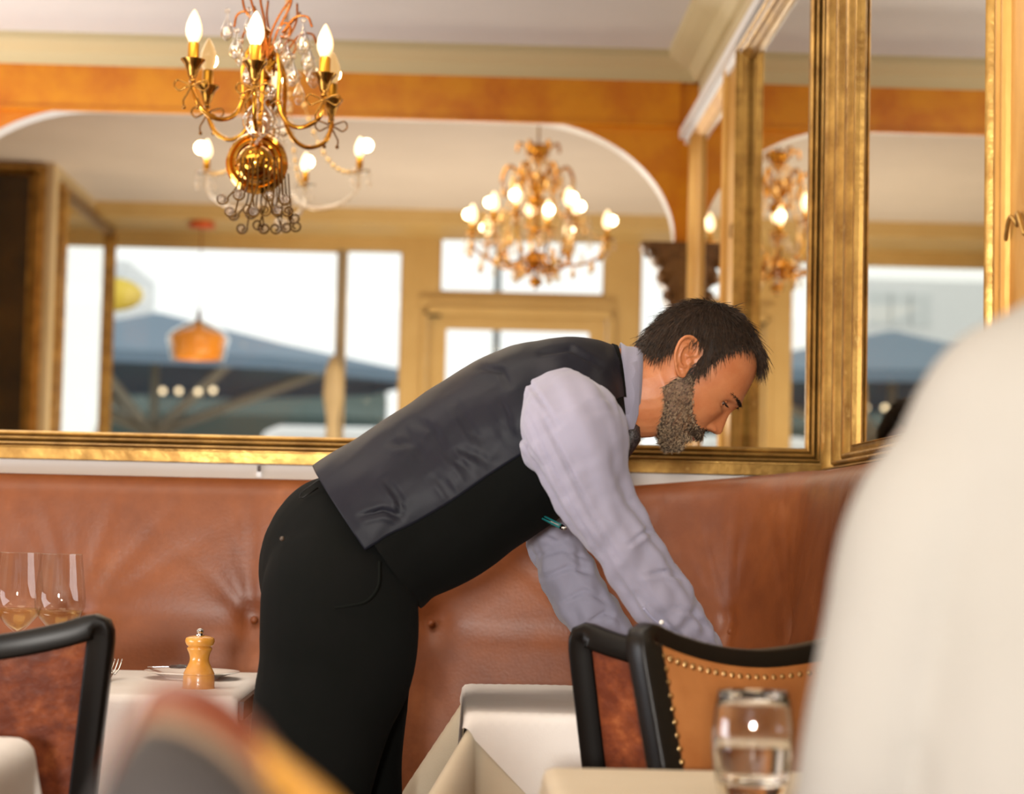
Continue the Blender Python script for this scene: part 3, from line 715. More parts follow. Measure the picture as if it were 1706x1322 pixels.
for k in range(6):
    a = 2 * PI * k / 6; d = Vector((math.cos(a), math.sin(a), 0)); z = Vector((0, 0, 1))
    mb.tube(cr([c + z * .05, c + z * .13 + d * .06, c + z * .18 + d * .12, c + z * .12 + d * .15, c + z * .05 + d * .13], 6), .008, 8)
    mb.tube(cr([c + z * .18, c + z * .25 + d * .04, c + z * .28 + d * .08, c + z * .24 + d * .09], 6), .006, 8)
    mb.tube(cr([c - z * .22 , c - z * .27 + d * .06, c - z * .22 + d * .14, c - z * .18 + d * .12], 6), .007, 8)
obj('gilt_scrolls', mb, M_BRASS, o)

# amber pendant by the street window
p = mir(329, 598, 12.0)
o = thing('pendant_lamp', 'amber glass pendant lamp hanging in the street window, seen in the mirror', 'pendant lamp', (p.x, p.y, p.z))
MAMB = mat('amber_ribbed_glass', (240, 168, 54), (214, 128, 26), rough=.2, scale=20, stretch=(1, 1, .05), emit=(240, 150, 40), es=.45)
mb = MB(); nn = 48
mb.rings([[(p.x + math.cos(2 * PI * k / nn) * r * (1 + .02 * math.cos(12 * 2 * PI * k / nn)), p.y + math.sin(2 * PI * k / nn) * r * (1 + .02 * math.cos(12 * 2 * PI * k / nn)), p.z + z) for k in range(nn)]
          for r, z in ((.125, 0), (.14, .06), (.155, .125), (.12, .15), (.06, .17), (.02, .185), (.012, .22))], caps=False)
obj('shade', mb, MAMB, o, solid=.004)
obj('outer_glass', MB().lathe([(.15, -.012), (.165, .06), (.18, .12), (.15, .16), (.08, .20), (.02, .225)], p, 40, caps=False), thin_glass('frosted_outer_glass', (.97, .93, .93), 1.3, .2, 4.5), o)
obj('lamp_holder', MB().lathe([(.012, .2), (.014, .25), (.004, .29)], p, 14), mat('oxblood_metal', (110, 40, 26), rough=.3, metal=.5), o)
obj('cord', MB().tube([p + Vector((0, 0, .28)), Vector((p.x, p.y, 2.75))], .003, 6), M_COPPER, o)
obj('ceiling_rose', MB().lathe([(.075, 0), (.078, .01), (.06, .035), (.06, .036)], (p.x, p.y, 2.74), 24), mat('copper_rose', (214, 98, 44), rough=.35, metal=.3), o)

# ================================================================== TABLES
def drape(cx, cy, wx, wy, zt, drop, rot=0, step=.012, flare=.28, seed=0, ripple=.010, rad=.012, off=0.0, sx=None, sy=None, back=None):
    """square of cloth laid over a table top; rot = angle of the cloth on the table"""
    hx, hy = wx / 2, wy / 2
    if rot: half = (sx or drop) / 1.0
    Lx = (hx + drop) if not rot else half; Ly = (hy + drop) if not rot else half
    nx = int(2 * Lx / step); ny = int(2 * Ly / step); ca, sa = math.cos(rot), math.sin(rot)
    def f(u, v):
        a = (u * 2 - 1) * Lx; b = (v * 2 - 1) * Ly
        if back is not None and not rot: b = -Ly + v * (Ly + hy + back)
        if back is not None and rot: pass
        if rot: a, b = a * ca - b * sa, a * sa + b * ca
        qx = max(-hx, min(hx, a)); qy = max(-hy, min(hy, b)); ex = a - qx; ey = b - qy; e = math.hypot(ex, ey)
        z = zt + off; x = cx + qx; y = cy + qy
        if e > 0:
            dx, dy = ex / e, ey / e; corner = 2 * abs(dx * dy)
            # round edge
            arc = rad * PI / 2
            if e < arc: th = e / rad; o_ = math.sin(th) * rad; dz = (1 - math.cos(th)) * rad
            else: o_ = rad; dz = rad + e - arc
            h = max(0, e - arc)
            o_ += flare * corner * h * .8
            ph = (qx * 13 + qy * 11 + seed) + math.atan2(dy, dx) * 5
            o_ += ripple * math.sin(ph) * min(1, h / .2) + h * .035 + off
            x += dx * o_; y += dy * o_; z -= dz * (1 - .10 * corner)
        else:
            z += .0012 * noise.noise(Vector((x * 7, y * 7, seed)))
        return (x, y, z)
    return MB().grid(nx, ny, f)
def table(cx, cy, wx, wy, label, cloths, grp=None):
    t = thing('dining_table', label, 'table', (cx, cy, 0), grp)
    obj('tabletop', MB().box((cx - wx / 2 + .005, cy - wy / 2 + .005, .712), (cx + wx / 2 - .005, cy + wy / 2 - .005, .742)), M_BLACKW, t, False)
    obj('pedestal', MB().lathe([(.03, .03), (.035, .06), (.028, .1), (.028, .66), (.06, .70), (.12, .712)], (cx, cy, 0), 20), M_BLACKW, t, True, angle=40)
    obj('base', MB().lathe([(.01, 0), (.22, 0), (.22, .012), (.05, .03), (.02, .035)], (cx, cy, 0), 28), M_BLACKW, t, True, angle=40)
# left table
TLX0, TLX1 = at(185, 1120, 3.95).x, at(418, 1125, 3.95).x
table((TLX0 + TLX1) / 2 - .13, 3.86, .58, .60, 'cloth-covered dining table at left carrying the pepper mill', None)
tcx = TLX1 - .29
T1 = (tcx, 3.86)
o = obj('tablecloth', drape(tcx, 3.86, .58, .60, .747, .25, seed=1, back=.22), M_CLOTHB); tag(o, 'beige undercloth on the left table, showing at its edges', 'tablecloth')
o = obj('tablecloth', drape(tcx, 3.84, .585, .58, .750, .22, back=.18, seed=4, flare=.1, off=.003, ripple=.004), M_CLOTH); tag(o, 'white top cloth on the left table under the pepper mill', 'tablecloth')
# right table
rcx = at(770, 1142, 3.95).x + .32
table(rcx, 3.62, .60, .58, 'cloth-covered dining table the waiter is bending over', None)
o = obj('tablecloth', drape(rcx, 3.62, .60, .60, .747, .255, back=.2, seed=2, flare=.75, ripple=.016), M_CLOTHB); tag(o, 'beige undercloth on the table before the waiter, its corner hanging in folds', 'tablecloth')
o = obj('tablecloth', drape(rcx, 3.62, .61, .61, .751, .0, rot=PI / 4, sx=.465, seed=7, flare=.35, off=.004, ripple=.006), M_CLOTH); tag(o, 'white overlay cloth set diagonally on the table before the waiter', 'tablecloth')
# near right table, very near cloth at left
n0 = at(893, 1283, 2.62)
table(n0.x + .35, 2.28, .66, .66, 'nearest dining table at the lower right, carrying the tumbler', None)
o = obj('tablecloth', drape(n0.x + .35, 2.28, .66, .68, .747, .24, seed=3), M_CLOTHB); tag(o, 'pale linen cloth on the nearest right table under the tumbler', 'tablecloth')
n1 = at(48, 1222, 2.86)
table(n1.x - .33, 2.55, .62, .60, 'dining table in the lower left corner of the view', None)
o = obj('tablecloth', drape(n1.x - .33, 2.55, .62, .62, .747, .30, seed=5, rad=.03, flare=.2), M_CLOTH); tag(o, 'white cloth on the table in the lower left corner', 'tablecloth')
T4 = (n1.x - .33, 2.55)

# ------------------------------------------------------------------ chairs
def make_chair():
    t = thing('dining_chair', '', 'chair')
    def P(u, v, d=0):   # u -1..1 across, v 0..1 up the back, d = towards sitter (+y)
        hw = .175 + .055 * v; z = .44 + (.430 + .042 * (abs(u) ** 1.8) - .022) * v + (.0) ; x = u * hw
        y = -.20 - .075 * v - .035 * (1 - u * u) * (.3 + .7 * v) + d
        return Vector((x, y, z))
    # frame of the back: posts and top rail as one swept bar
    path = [P(-1, v / 10) for v in range(0, 10)] + [P(-.995, .965), P(-.96, 1.0)] + [P(u, 1.0) for u in (-.8, -.6, -.4, -.2, 0, .2, .4, .6, .8)] + [P(.96, 1.0), P(.995, .965)] + [P(1, v / 10) for v in range(9, -1, -1)]
    pts = cr(path, 3); rings = []
    for i, p in enumerate(pts):
        p = Vector(p); tt = (Vector(pts[min(i + 1, len(pts) - 1)]) - Vector(pts[max(i - 1, 0)])).normalized()
        a = tt.cross(Vector((0, 1, 0))).normalized(); b = Vector((0, 1, 0))
        rings.append([p + a * .0185 * (abs(math.cos(k)) ** .3 * (1 if math.cos(k) > 0 else -1)) + b * .020 * (abs(math.sin(k)) ** .3 * (1 if math.sin(k) > 0 else -1)) for k in [2 * PI * j / 16 for j in range(16)]])
    bf = obj('back_frame', MB().rings(rings), M_BLACKW, t, local=True)
    obj('lower_rail', MB().rings([[P(u, .12) + Vector((0, dy, dz)) for dy, dz in ((-.012, -.02), (.012, -.02), (.012, .02), (-.012, .02))] for u in [k / 6 - 1 for k in range(13)]]), M_BLACKW, t, local=True)
    g = lambda d, bul, uw, vw: MB().grid(25, 25, lambda u, v: P((u * 2 - 1) * uw, .13 + v * vw, d + bul * (1 - (u * 2 - 1) ** 2) ** .6 * (1 - (v * 2 - 1) ** 2) ** .6))
    obj('front_upholstery', g(.020, .014, .955, .855), M_LEATT, t, local=True)
    obj('back_upholstery', g(-.010, -.003, .95, .86), M_LEATR, t, local=True)
    # nail heads round the front leather
    nl = []
    for k in range(22): nl.append((-.925, .15 + .80 * k / 21)); nl.append((.925, .15 + .80 * k / 21))
    for k in range(1, 27): nl.append((-.925 + 1.85 * k / 27, .952))
    for (u, v) in nl:
        obj('stud', MB().ball(P(u, v, .0225), .0052, 8, 5, (1, .7, 1)), M_STUD, t, local=True)
    # seat
    def seat(zz, sc_, y0=0):
        return [(sx * sc_, sy * sc_ + y0, zz) for sx, sy in cr([(-.19, -.19), (-.225, 0), (-.24, .2), (-.15, .235), (0, .24), (.15, .235), (.24, .2), (.225, 0), (.19, -.19), (0, -.2)], 4, True)]
    obj('seat', MB().rings([seat(.43, .99), seat(.455, 1.01), seat(.475, .95), seat(.487, .75), seat(.49, .3)]), M_LEATT, t, local=True)
    obj('seat_rail', MB().rings([seat(.37, 1.0), seat(.43, 1.0)]), M_BLACKW, t, True, True)
    for sx in (-1, 1):
        obj('leg', MB().tube([(sx * .205, .185, 0), (sx * .205, .19, .25), (sx * .21, .20, .40)], [.013, .018, .021], 10), M_BLACKW, t, local=True)
        obj('leg', MB().tube([(sx * .18, -.30, 0), (sx * .178, -.23, .22), (sx * .175, -.20, .45)], [.015, .018, .021], 10), M_BLACKW, t, local=True)
    return t
ch = make_chair()
p = at(15, 1045, 3.12)
ch.location = (p.x - .065, 3.36, 0); ch.rotation_euler = (0, 0, math.radians(-4))
ch['label'] = 'black-framed chair at far left with its red-brown leather back towards us'; ch['group'] = 'black and leather dining chairs'
G = 'black and leather dining chairs'
pa = at(1125, 1060, 3.2)
chA = dup(ch, (pa.x + .115, 3.36, 0), math.radians(-8), 'black-framed chair showing its red leather back, half hidden by the studded chair', G)
pb = at(1262, 1060, 2.92)
chB = dup(ch, (pb.x + .170, 2.70, 0), math.radians(180 + 32), 'studded tan leather chair facing us behind the tumbler', G, (1, 1, 1.015))
chC = dup(ch, (.52, 1.46, 0), math.radians(95), 'chair under the person in the white shirt at right', G)

# near blurred chair with arched back
o = thing('armchair', 'badly blurred chair with an arched red-brown leather back nearest the camera', 'chair', (-.13, .98, 0))
def arch(t, s, zz=.957, w=.235):   # t 0..1 along the arch
    a = PI * t; x = -math.cos(a) * w * s; z = zz - (1 - math.sin(a) ** .85) * .30 * 1 - (1 - s) * .10
    return x, z
def archring(s, y, top=.957, wx=.20, skew=0.0, n=40):
    out = []
    for k in range(n + 1):
        t = -1 + 2 * k / n; x = t * wx * s; zz = max(.5, top - (1 - s) * .075 - (12 if t > 0 else 62) * x ** 2)
        out.append((-.13 + x + .0, y, zz))
    out += [(-.13 + wx * s, y, .45), (-.13 - wx * s, y, .45)]
    return out
obj('leather_back', MB().rings([archring(1.0, 1.02, .955), archring(1.04, .99, .962), archring(1.0, .96, .957)]), mat('red_brown_leather', (98, 42, 20), rough=.4), o)
obj('inner_pad', MB().rings([archring(.80, .965, .968), archring(.78, .94, .962)]), mat('fawn_cloth', (142, 118, 96), (132, 108, 88), rough=.8), o)
obj('dark_cushion', MB().rings([archring(.50, .95, .985), archring(.55, .91, .975), archring(.5, .88, .95)]), mat('slate_cushion', (46, 42, 42), rough=.8), o)
obj('wooden_arm', MB().tube([at(365, 1200, .99), at(440, 1262, .97), at(520, 1335, .95), at(600, 1420, .92)], [.003, .0065, .008, .009], 12), mat('honey_wood', (160, 112, 36), rough=.3), o)
for sx in (-1, 1):
    for yy in (.90, 1.0): obj('leg', MB().tube([(-.13 + sx * .15, yy, 0), (-.13 + sx * .14, yy, .46)], .016, 10), M_BLACKW, o)

# ------------------------------------------------------------------ tableware
def wineglass(c, label):
    c = Vector(c); o = thing('wine_glass', label, 'wine glass', c, 'wine glasses on the left table')
    prof = [(.033, 0), (.034, .0015), (.006, .006), (.0035, .012), (.0032, .075), (.006, .086), (.020, .098), (.036, .116), (.0435, .135), (.0445, .150), (.042, .175), (.0385, .205), (.0355, .228)]
    obj('bowl', MB().lathe(prof, c, 48, caps=False), M_GLASS, o)
    obj('wine', MB().lathe([(.001, .089), (.018, .099), (.0345, .117), (.0395, .129), (.001, .129)], c, 40), M_WINE, o)
    obj('rim', MB().tube([c + Vector((math.cos(2 * PI * k / 40) * .0355, math.sin(2 * PI * k / 40) * .0355, .228)) for k in range(40)], .0007, 6, loop=True), M_GLASS, o)
zt = .752
g1 = at(34, 914, 3.80); g2 = at(103, 919, 3.74)
wineglass((g1.x, 3.80, zt), 'wine glass furthest left above the chair back, a little wine in it')
wineglass((g2.x, 3.74, zt), 'right-hand wine glass of the pair above the chair back')
# pepper mill
pm = at(331, 1135, 3.70)
o = thing('pepper_mill', 'turned honey-coloured wooden pepper mill standing on the left table', 'pepper mill', (pm.x, 3.70, zt))
c = Vector((pm.x, 3.70, zt))
obj('body', MB().lathe(cr([(.002, .0), (.027, .0), (.0275, .004), (.0272, .022), (.0262, .0235), (.0262, .0245), (.027, .026), (.0245, .032), (.0175, .046), (.0168, .055), (.019, .063), (.0215, .068), (.0218, .0705), (.0205, .072)], 2), c, 48), M_WOODM, o, True, angle=50)
obj('head', MB().lathe(cr([(.0195, .072), (.0205, .074), (.0225, .0755), (.0245, .079), (.0255, .083), (.0245, .0875), (.021, .090), (.012, .092), (.006, .0925), (.002, .0925)], 3), c, 48), M_WOODM, o, True, angle=60)
obj('knob', MB().lathe([(.008, .0925), (.008, .094), (.0045, .095), (.006, .099), (.0065, .1015), (.004, .104), (.001, .105)], c, 20), M_CHROME, o, True, angle=50)
# plate, knife, fork
pc = at(320, 1115, 3.93)
pl = obj('side_plate', MB().lathe(cr([(.001, .003), (.045, .003), (.048, .0), (.05, .003), (.07, .010), (.087, .0135), (.088, .015), (.086, .0155), (.068, .012), (.048, .0065), (.001, .006)], 2), (pc.x, 3.93, zt), 64), M_PORC)
tag(pl, 'white side plate behind the pepper mill', 'plate')
def knife(a, b, label):
    a, b = Vector(a), Vector(b); d = (b - a).normalized(); s = Vector((-d.y, d.x, 0)); L = (b - a).length
    o = thing('table_knife', label, 'knife', a)
    obj('handle', MB().tube([a, a + d * .02, a + d * L * .42], [.004, .006, .0045], 10, flat=.7), mat('dark_knife_handle', (26, 26, 28), rough=.3), o)
    mb = MB(); z = Vector((0, 0, 1)); q = [a + d * L * .42 + s * -.006, a + d * L * .42 + s * .006, a + d * L * .8 + s * .009, a + d * L * .98 + s * .003, a + d * L + s * -.006]
    mb.add([v + z * .0008 for v in q] + [v - z * .0008 for v in q], [(0, 1, 2, 3, 4), (9, 8, 7, 6, 5)] + [(i, (i + 1) % 5, (i + 1) % 5 + 5, i + 5) for i in range(5)])
    obj('blade', mb, M_CHROME, o, False)
kz = zt + .019
knife((pc.x - .004, 3.90, kz + .006), (pc.x - .086, 3.96, kz), 'dark-handled knife lying across the white side plate')
def fork(c, label):
    c = Vector(c); o = thing('fork', label, 'fork', c)
    mb = MB().tube(cr([c + Vector((0, -.10, .003)), c + Vector((0, -.02, .004)), c + Vector((0, .03, .010)), c + Vector((0, .045, .014))], 5), [.003] * 16, 8)
    obj('handle', mb, M_CHROME, o)
    for k in range(4): 
        x = (k - 1.5) * .0065
        obj('tine', MB().tube(cr([c + Vector((x * .6, .04, .012)), c + Vector((x, .06, .020)), c + Vector((x, .085, .030)), c + Vector((x, .095, .036))], 4), .0014, 6), M_CHROME, o)
fp = at(192, 1108, 3.88); fork((fp.x, 3.80, zt), 'steel fork peeping out beside the chair post on the left table')
# tumbler of water
gp = at(1253, 1322, 2.33)
o = thing('tumbler', 'clear glass tumbler half full of water on the nearest right table', 'glass', (gp.x, 2.33, .75))
c = Vector((gp.x, 2.33, .7485))
out = [(.001, 0), (.033, 0), (.036, .003), (.0385, .012), (.0425, .032), (.0445, .055), (.0440, .078), (.0415, .100), (.0385, .1175)]
inn = [(.0372, .1175), (.0400, .100), (.0426, .078), (.0430, .055), (.041, .034), (.036, .022), (.020, .017), (.001, .0165)]
obj('glass_body', MB().lathe(out + inn, c, 64), M_TUMB, o)
obj('water', MB().lathe([(.001, .0167), (.020, .0172), (.0358, .0222), (.0408, .0342), (.0428, .055), (.0427, .066), (.001, .066)], c, 64), M_WATER, o)
# ================================================================== PEOPLE
def hand_parts(wrist, d, palm_n, side, scale=1.0, curl=.5, spread=1.0, thumb=.6):
    """closed overlapping shapes of a hand. d = direction of the fingers, palm_n = way the palm faces, side = thumb direction"""
    mb = MB(); w = Vector(wrist); d = Vector(d).normalized(); pn = Vector(palm_n); pn = (pn - pn.dot(d) * d).normalized(); s = d.cross(pn).normalized()
    if s.dot(Vector(side)) < 0: s = -s
    k = scale
    rows = []
    for t, hw, ht in ((-.03, .026, .021), (0, .027, .020), (.02, .033, .019), (.05, .040, .016), (.08, .042, .0135), (.093, .039, .010)):
        c = w + d * t * k - pn * (.002 * t)
        rows.append([c + s * math.cos(a) * hw * k + pn * math.sin(a) * ht * k for a in [2 * PI * j / 20 for j in range(20)]])
    mb.rings(rows)
    for i, (off, L, r, cu) in enumerate(((.030, .072, .0085, .8), (.010, .080, .0088, .95), (-.011, .074, .0085, 1.05), (-.031, .058, .0075, 1.2))):
        base = w + d * (.086 - .004 * abs(i - 1)) * k + s * off * k; pts = [base - d * .02 * k]; dirv = (d + s * off * 2.2 * spread).normalized(); p = base; rad = [r * k]
        a = 0
        for seg, fr in enumerate((.45, .30, .25)):
            a += curl * cu * (.9 if seg else .6)
            dv = (dirv * math.cos(a) + pn * math.sin(a)).normalized()
            pts.append(p.copy()); rad.append(r * k * (1.06 - .06 * seg)); q = p + dv * L * fr * k
            pts.append((p + q) / 2); rad.append(r * k * (.97 - .07 * seg)); p = q
        pts.append(p); rad.append(r * k * .72)
        mb.tube(pts, rad, 10); mb.ball(p, r * k * .78, 10, 8)
    b = w + d * .022 * k + s * .022 * k; e = (d * .55 + s * .75 + pn * thumb).normalized(); e2 = (d * .85 + s * .25 + pn * thumb * 1.1).normalized()
    p1 = b + e * .040 * k; p2 = p1 + e2 * .030 * k; p3 = p2 + (e2 + pn * .3).normalized() * .024 * k
    mb.tube([b - e * .01, b, p1, (p1 + p2) / 2, p2, p3], [.012 * k, .014 * k, .0115 * k, .0098 * k, .010 * k, .0072 * k], 10); mb.ball(p3, .0078 * k, 10, 8)
    return mb

# ---- head in its own coordinates (millimetres): f forwards, s sideways, u up along the face, origin at the chin
def smoothtab(tab):
    xs = [t[0] for t in tab]
    def g(x, c): return float(np.interp(x, xs, [t[c] for t in tab]))
    return g
HT = cr([(-6, -12, -36, 12), (0, -7, -50, 24), (8, -3.5, -62, 36), (18, -3, -72, 45), (28, 0, -82, 51), (38, 0, -92, 55), (48, 9.5, -112, 58), (60, 12.5, -140, 62), (72, 13, -152, 66), (88, 15, -160, 69), (104, 17, -164, 72), (118, 25, -165, 74), (130, 28, -165, 75.5), (146, 24, -164, 76), (168, 19.5, -160, 75), (188, 11.5, -152, 70), (204, 0, -141, 62), (218, -16, -126, 50), (230, -38, -108, 33), (236, -66, -88, 10)], 4)
HG = smoothtab([tuple(r) for r in HT])
NG = smoothtab([(58, 0, 8), (62, 7, 10), (65, 19, 11.5), (70, 24, 11), (75, 23, 10), (82, 19, 8.8), (90, 15.5, 8), (98, 12, 7), (106, 8.5, 6.5), (114, 3.5, 6.5), (122, 0, 7)])
def gs(x, m, s): return math.exp(-((x - m) / s) ** 2)
def head_surface(th, u, feat=True, off=0):
    ff, fb, wd = HG(u, 1), HG(u, 2), HG(u, 3)
    fc = -74 if u > 62 else ff - (ff - fb) * (.60 - .0 * u)
    fc = min(fc, ff - 8) 
    if u <= 62:
        t = max(0, min(1, (62 - u) / 24)); fc = -74 * (1 - t) + (ff - (ff - fb) * .62) * t
    c, sn = math.cos(th), math.sin(th)
    pc = 1.0 if c < 0 else (.92 if u > 60 else 1.05)
    f = fc + (ff - fc if c > 0 else fc - fb) * math.copysign(abs(c) ** pc, c)
    s = math.copysign(abs(sn) ** .93, sn) * wd
    if feat and c > 0:
        a = abs(s)
        f += NG(u, 1) * math.exp(-(a / NG(u, 2)) ** 2)
        f += 9 * gs(a, 12.5, 4.2) * gs(u, 67.5, 5); f -= 2.6 * gs(a, 19.5, 3) * gs(u, 66, 8); f -= 2.0 * gs(a, 27, 4) * gs(u, 56, 9)
        f -= 11 * gs(a, 30, 12) * gs(u, 110, 9); f += 2.2 * gs(a, 30, 11) * gs(u, 96, 4)                 # eye sockets
        f += 4.5 * gs(a, 22, 18) * gs(u, 126, 5.5)                # brow ridge
        f += 4 * gs(a, 42, 14) * gs(u, 84, 12)                  # cheek bones
        f -= 4 * gs(a, 40, 14) * gs(u, 50, 14)
        f += 5.5 * gs(a, 0, 20) * gs(u, 45, 4.5)                # upper lip
        f -= 4.0 * gs(a, 0, 22) * gs(u, 37.5, 2.6)
        f += 6.5 * gs(a, 0, 17) * gs(u, 30, 4.5)                # lower lip
        f -= 2.5 * gs(a, 0, 18) * gs(u, 20, 4)
        f += 3.5 * gs(a, 0, 15) * gs(u, 8, 8)                   # chin
    if off:
        k = 1 + off / 80; f = fc + (f - fc) * k; s *= k
    return f, s
def head_to_world(base, fdir, udir, sdir, sc=.001):
    base, fdir, udir, sdir = Vector(base), Vector(fdir), Vector(udir), Vector(sdir)
    return lambda f, s, u: base + fdir * f * sc + sdir * s * sc + udir * u * sc
def head_grid(off=0, feat=True, nu=110, nt=112, u0=-6, u1=236):
    mb = MB(); rings = []
    for i in range(nu):
        u = u0 + (u1 - u0) * i / (nu - 1)
        rings.append([(*head_surface(2 * PI * k / nt, u, feat, off), u) for k in range(nt)])
    mb.rings(rings); return mb
def ear(side=-1):
    """in head coordinates; outward = side direction"""
    mb = MB(); cf, cu = -96, 118; lean = math.radians(20)
    def E(x, y, o):   # x forwards, y up in the ear's own frame, o outwards
        X = x * math.cos(lean) - y * math.sin(lean); Y = x * math.sin(lean) + y * math.cos(lean)
        flare = max(0, -(x - 14)) * .42
        return Vector((cf + X, side * (72 + o + flare), cu + Y))
    rim = cr([(16, 8), (13, 24), (3, 33), (-9, 32), (-17, 22), (-19, 8), (-17, -6), (-11, -18), (-5, -27), (2, -33), (9, -31), (11, -22), (12, -12)], 5)
    mb.tube([E(x, y, 3.5) for x, y in rim], [3.4 - 1.1 * (i / len(rim)) for i in range(len(rim))], 8)
    mb.tube([E(x, y, 3.5) for x, y in cr([(16, 8), (10, 6), (4, 3), (1, 2)], 4)], 2.2, 8)
    mb.tube([E(x, y, 3.5) for x, y in cr([(-2, 20), (-8, 16), (-10, 6), (-9, -5), (-4, -14), (3, -17), (6, -13)], 4)], 2.5, 8)
    rings = []
    for o, k in ((-8, .98), (-1.0, .95), (.8, .9)): rings.append([E(x * k, y * k, o) for x, y in rim])
    mb.rings(rings); mb.ball(E(10, -5, 3), 4.2, 10, 8, (1, .7, 1.3)); mb.ball(E(4, -26, 2.2), 5.5, 10, 8, (1, .6, 1.2))
    return mb
HB = at(1128, 751.6, 3.5)                        # chin
q = lambda dx, dy: (at(1128 + dx, 751.6 + dy, 3.5) - HB).normalized()
FD = q(.749, .660); UD = q(.660, -.749); UD = (UD - UD.dot(FD) * FD).normalized(); SD = UD.cross(FD).normalized()
if SD.y > 0: SD = -SD                            # +s = towards the camera (his right)
HW = head_to_world(HB, FD, UD, SD)
def WP(px, py, Y, *r): p = at(px, py, Y); return (p.x, p.y, p.z, *r)

W = thing('person', 'bearded waiter in a grey-blue shirt and dark waistcoat bending over the table, seen side-on', 'person', (at(560, 1000, 3.5).x, 3.5, 0))
# ---------------- body (skin) : head, neck, trunk, arms, hands, legs as one mesh
hb = MB()
hb.join(head_grid().xf(lambda v: HW(v.x, v.y, v.z)))
for sd in (1, -1): hb.join(ear(sd).xf(lambda v: HW(v.x, v.y, v.z)))
hb.limb([WP(1150, 640, 3.5, .05, .055), WP(1112, 634, 3.5, .068, .060), WP(1082, 650, 3.5, .078, .062), WP(1042, 652, 3.5, .074, .062), WP(1000, 650, 3.5, .07, .07), WP(960, 660, 3.5, .08, .09)], 28)
for sg in (1,):
    hb.limb([tuple(HW(-62, sg * 20, 15)) + (.012, .03), tuple(HW(-95, sg * 14, 18)) + (.03, .04), tuple(HW(-125, sg * 6, 8)) + (.035, .045)], 16)
H = fuse(hb, .0021, 3, .5)
bb = MB()
TOR = [(505, 835, 690, 1030, .155), (560, 770, 735, 985, .150), (640, 715, 812, 938, .150), (720, 660, 885, 880, .16), (800, 616, 950, 835, .17), (875, 590, 1000, 780, .165), (940, 582, 1025, 735, .13), (1000, 590, 1045, 705, .075)]
def torso_rows(k=1.0, wk=1.0):
    out = []
    for a, b, c, d, w_ in TOR:
        m_ = ((a + c) / 2, (b + d) / 2); r = math.hypot(c - a, d - b) / 2 * .001 * k; out.append(WP(m_[0], m_[1], 3.5, r * .93, w_ * wk * .93))
    return out
bb.limb(torso_rows(.86, .92), 28)
RARM = [(900, 640, 3.42, .055), (935, 672, 3.36, .075), (965, 735, 3.31, .070), (985, 800, 3.29, .052), (1005, 850, 3.29, .048), (1037, 900, 3.30, .045), (1070, 950, 3.31, .041), (1105, 1000, 3.33, .039), (1130, 1040, 3.35, .035), (1160, 1080, 3.37, .030), (1187, 1114, 3.39, .027)]
LARM = [(930, 680, 3.62, .055), (940, 740, 3.68, .065), (922, 800, 3.71, .055), (915, 850, 3.73, .05), (926, 900, 3.74, .044), (944, 950, 3.74, .043), (971, 1000, 3.745, .040), (1003, 1040, 3.75, .036), (1035, 1080, 3.75, .030), (1062, 1112, 3.75, .026)]
for A in (RARM, LARM): bb.limb([WP(a, b, c, r * .8, r * .8) for a, b, c, r in A], 20)
RLEG = [(570, 930, 3.42, .10, .09), (566, 980, 3.41, .108, .095), (556, 1080, 3.40, .10, .09), (540, 1200, 3.40, .09, .085), (522, 1350, 3.41, .075, .075), (508, 1440, 3.42, .062, .062), (495, 1560, 3.42, .06, .06), (480, 1700, 3.42, .05, .05), (470, 1850, 3.42, .038, .038), (468, 1900, 3.42, .038, .038)]
LLEG = [(590, 950, 3.58, .10, .09), (600, 1020, 3.59, .098, .09), (606, 1120, 3.6, .086, .085), (604, 1220, 3.6, .074, .08), (596, 1340, 3.6, .068, .07), (590, 1430, 3.6, .06, .06), (590, 1560, 3.6, .058, .058), (586, 1700, 3.6, .048, .048), (580, 1830, 3.6, .038, .038), (578, 1870, 3.6, .038, .038)]
for A in (RLEG, LLEG): bb.limb([WP(a, b, c, r * .8, s * .8) for a, b, c, r, s in A], 20)
def end_dir(A): p = Vector(WP(*A[-1][:3])); q_ = Vector(WP(*A[-2][:3])); return p, (p - q_).normalized()
p, d = end_dir(RARM); bb.join(hand_parts(p + d * .01, d + Vector((.25, .1, .25)), (0.0, .25, -1), (0, 1, 0), .98, .42))
p2, d2 = end_dir(LARM); bb.join(hand_parts(p2 + d2 * .01, d2 + Vector((.35, -.1, .25)), (0, -.25, -1), (0, -1, 0), .98, .42))
B = fuse(bb, .0052, 2)
B.join(H)
body = obj('body', B, M_SKIN, W)
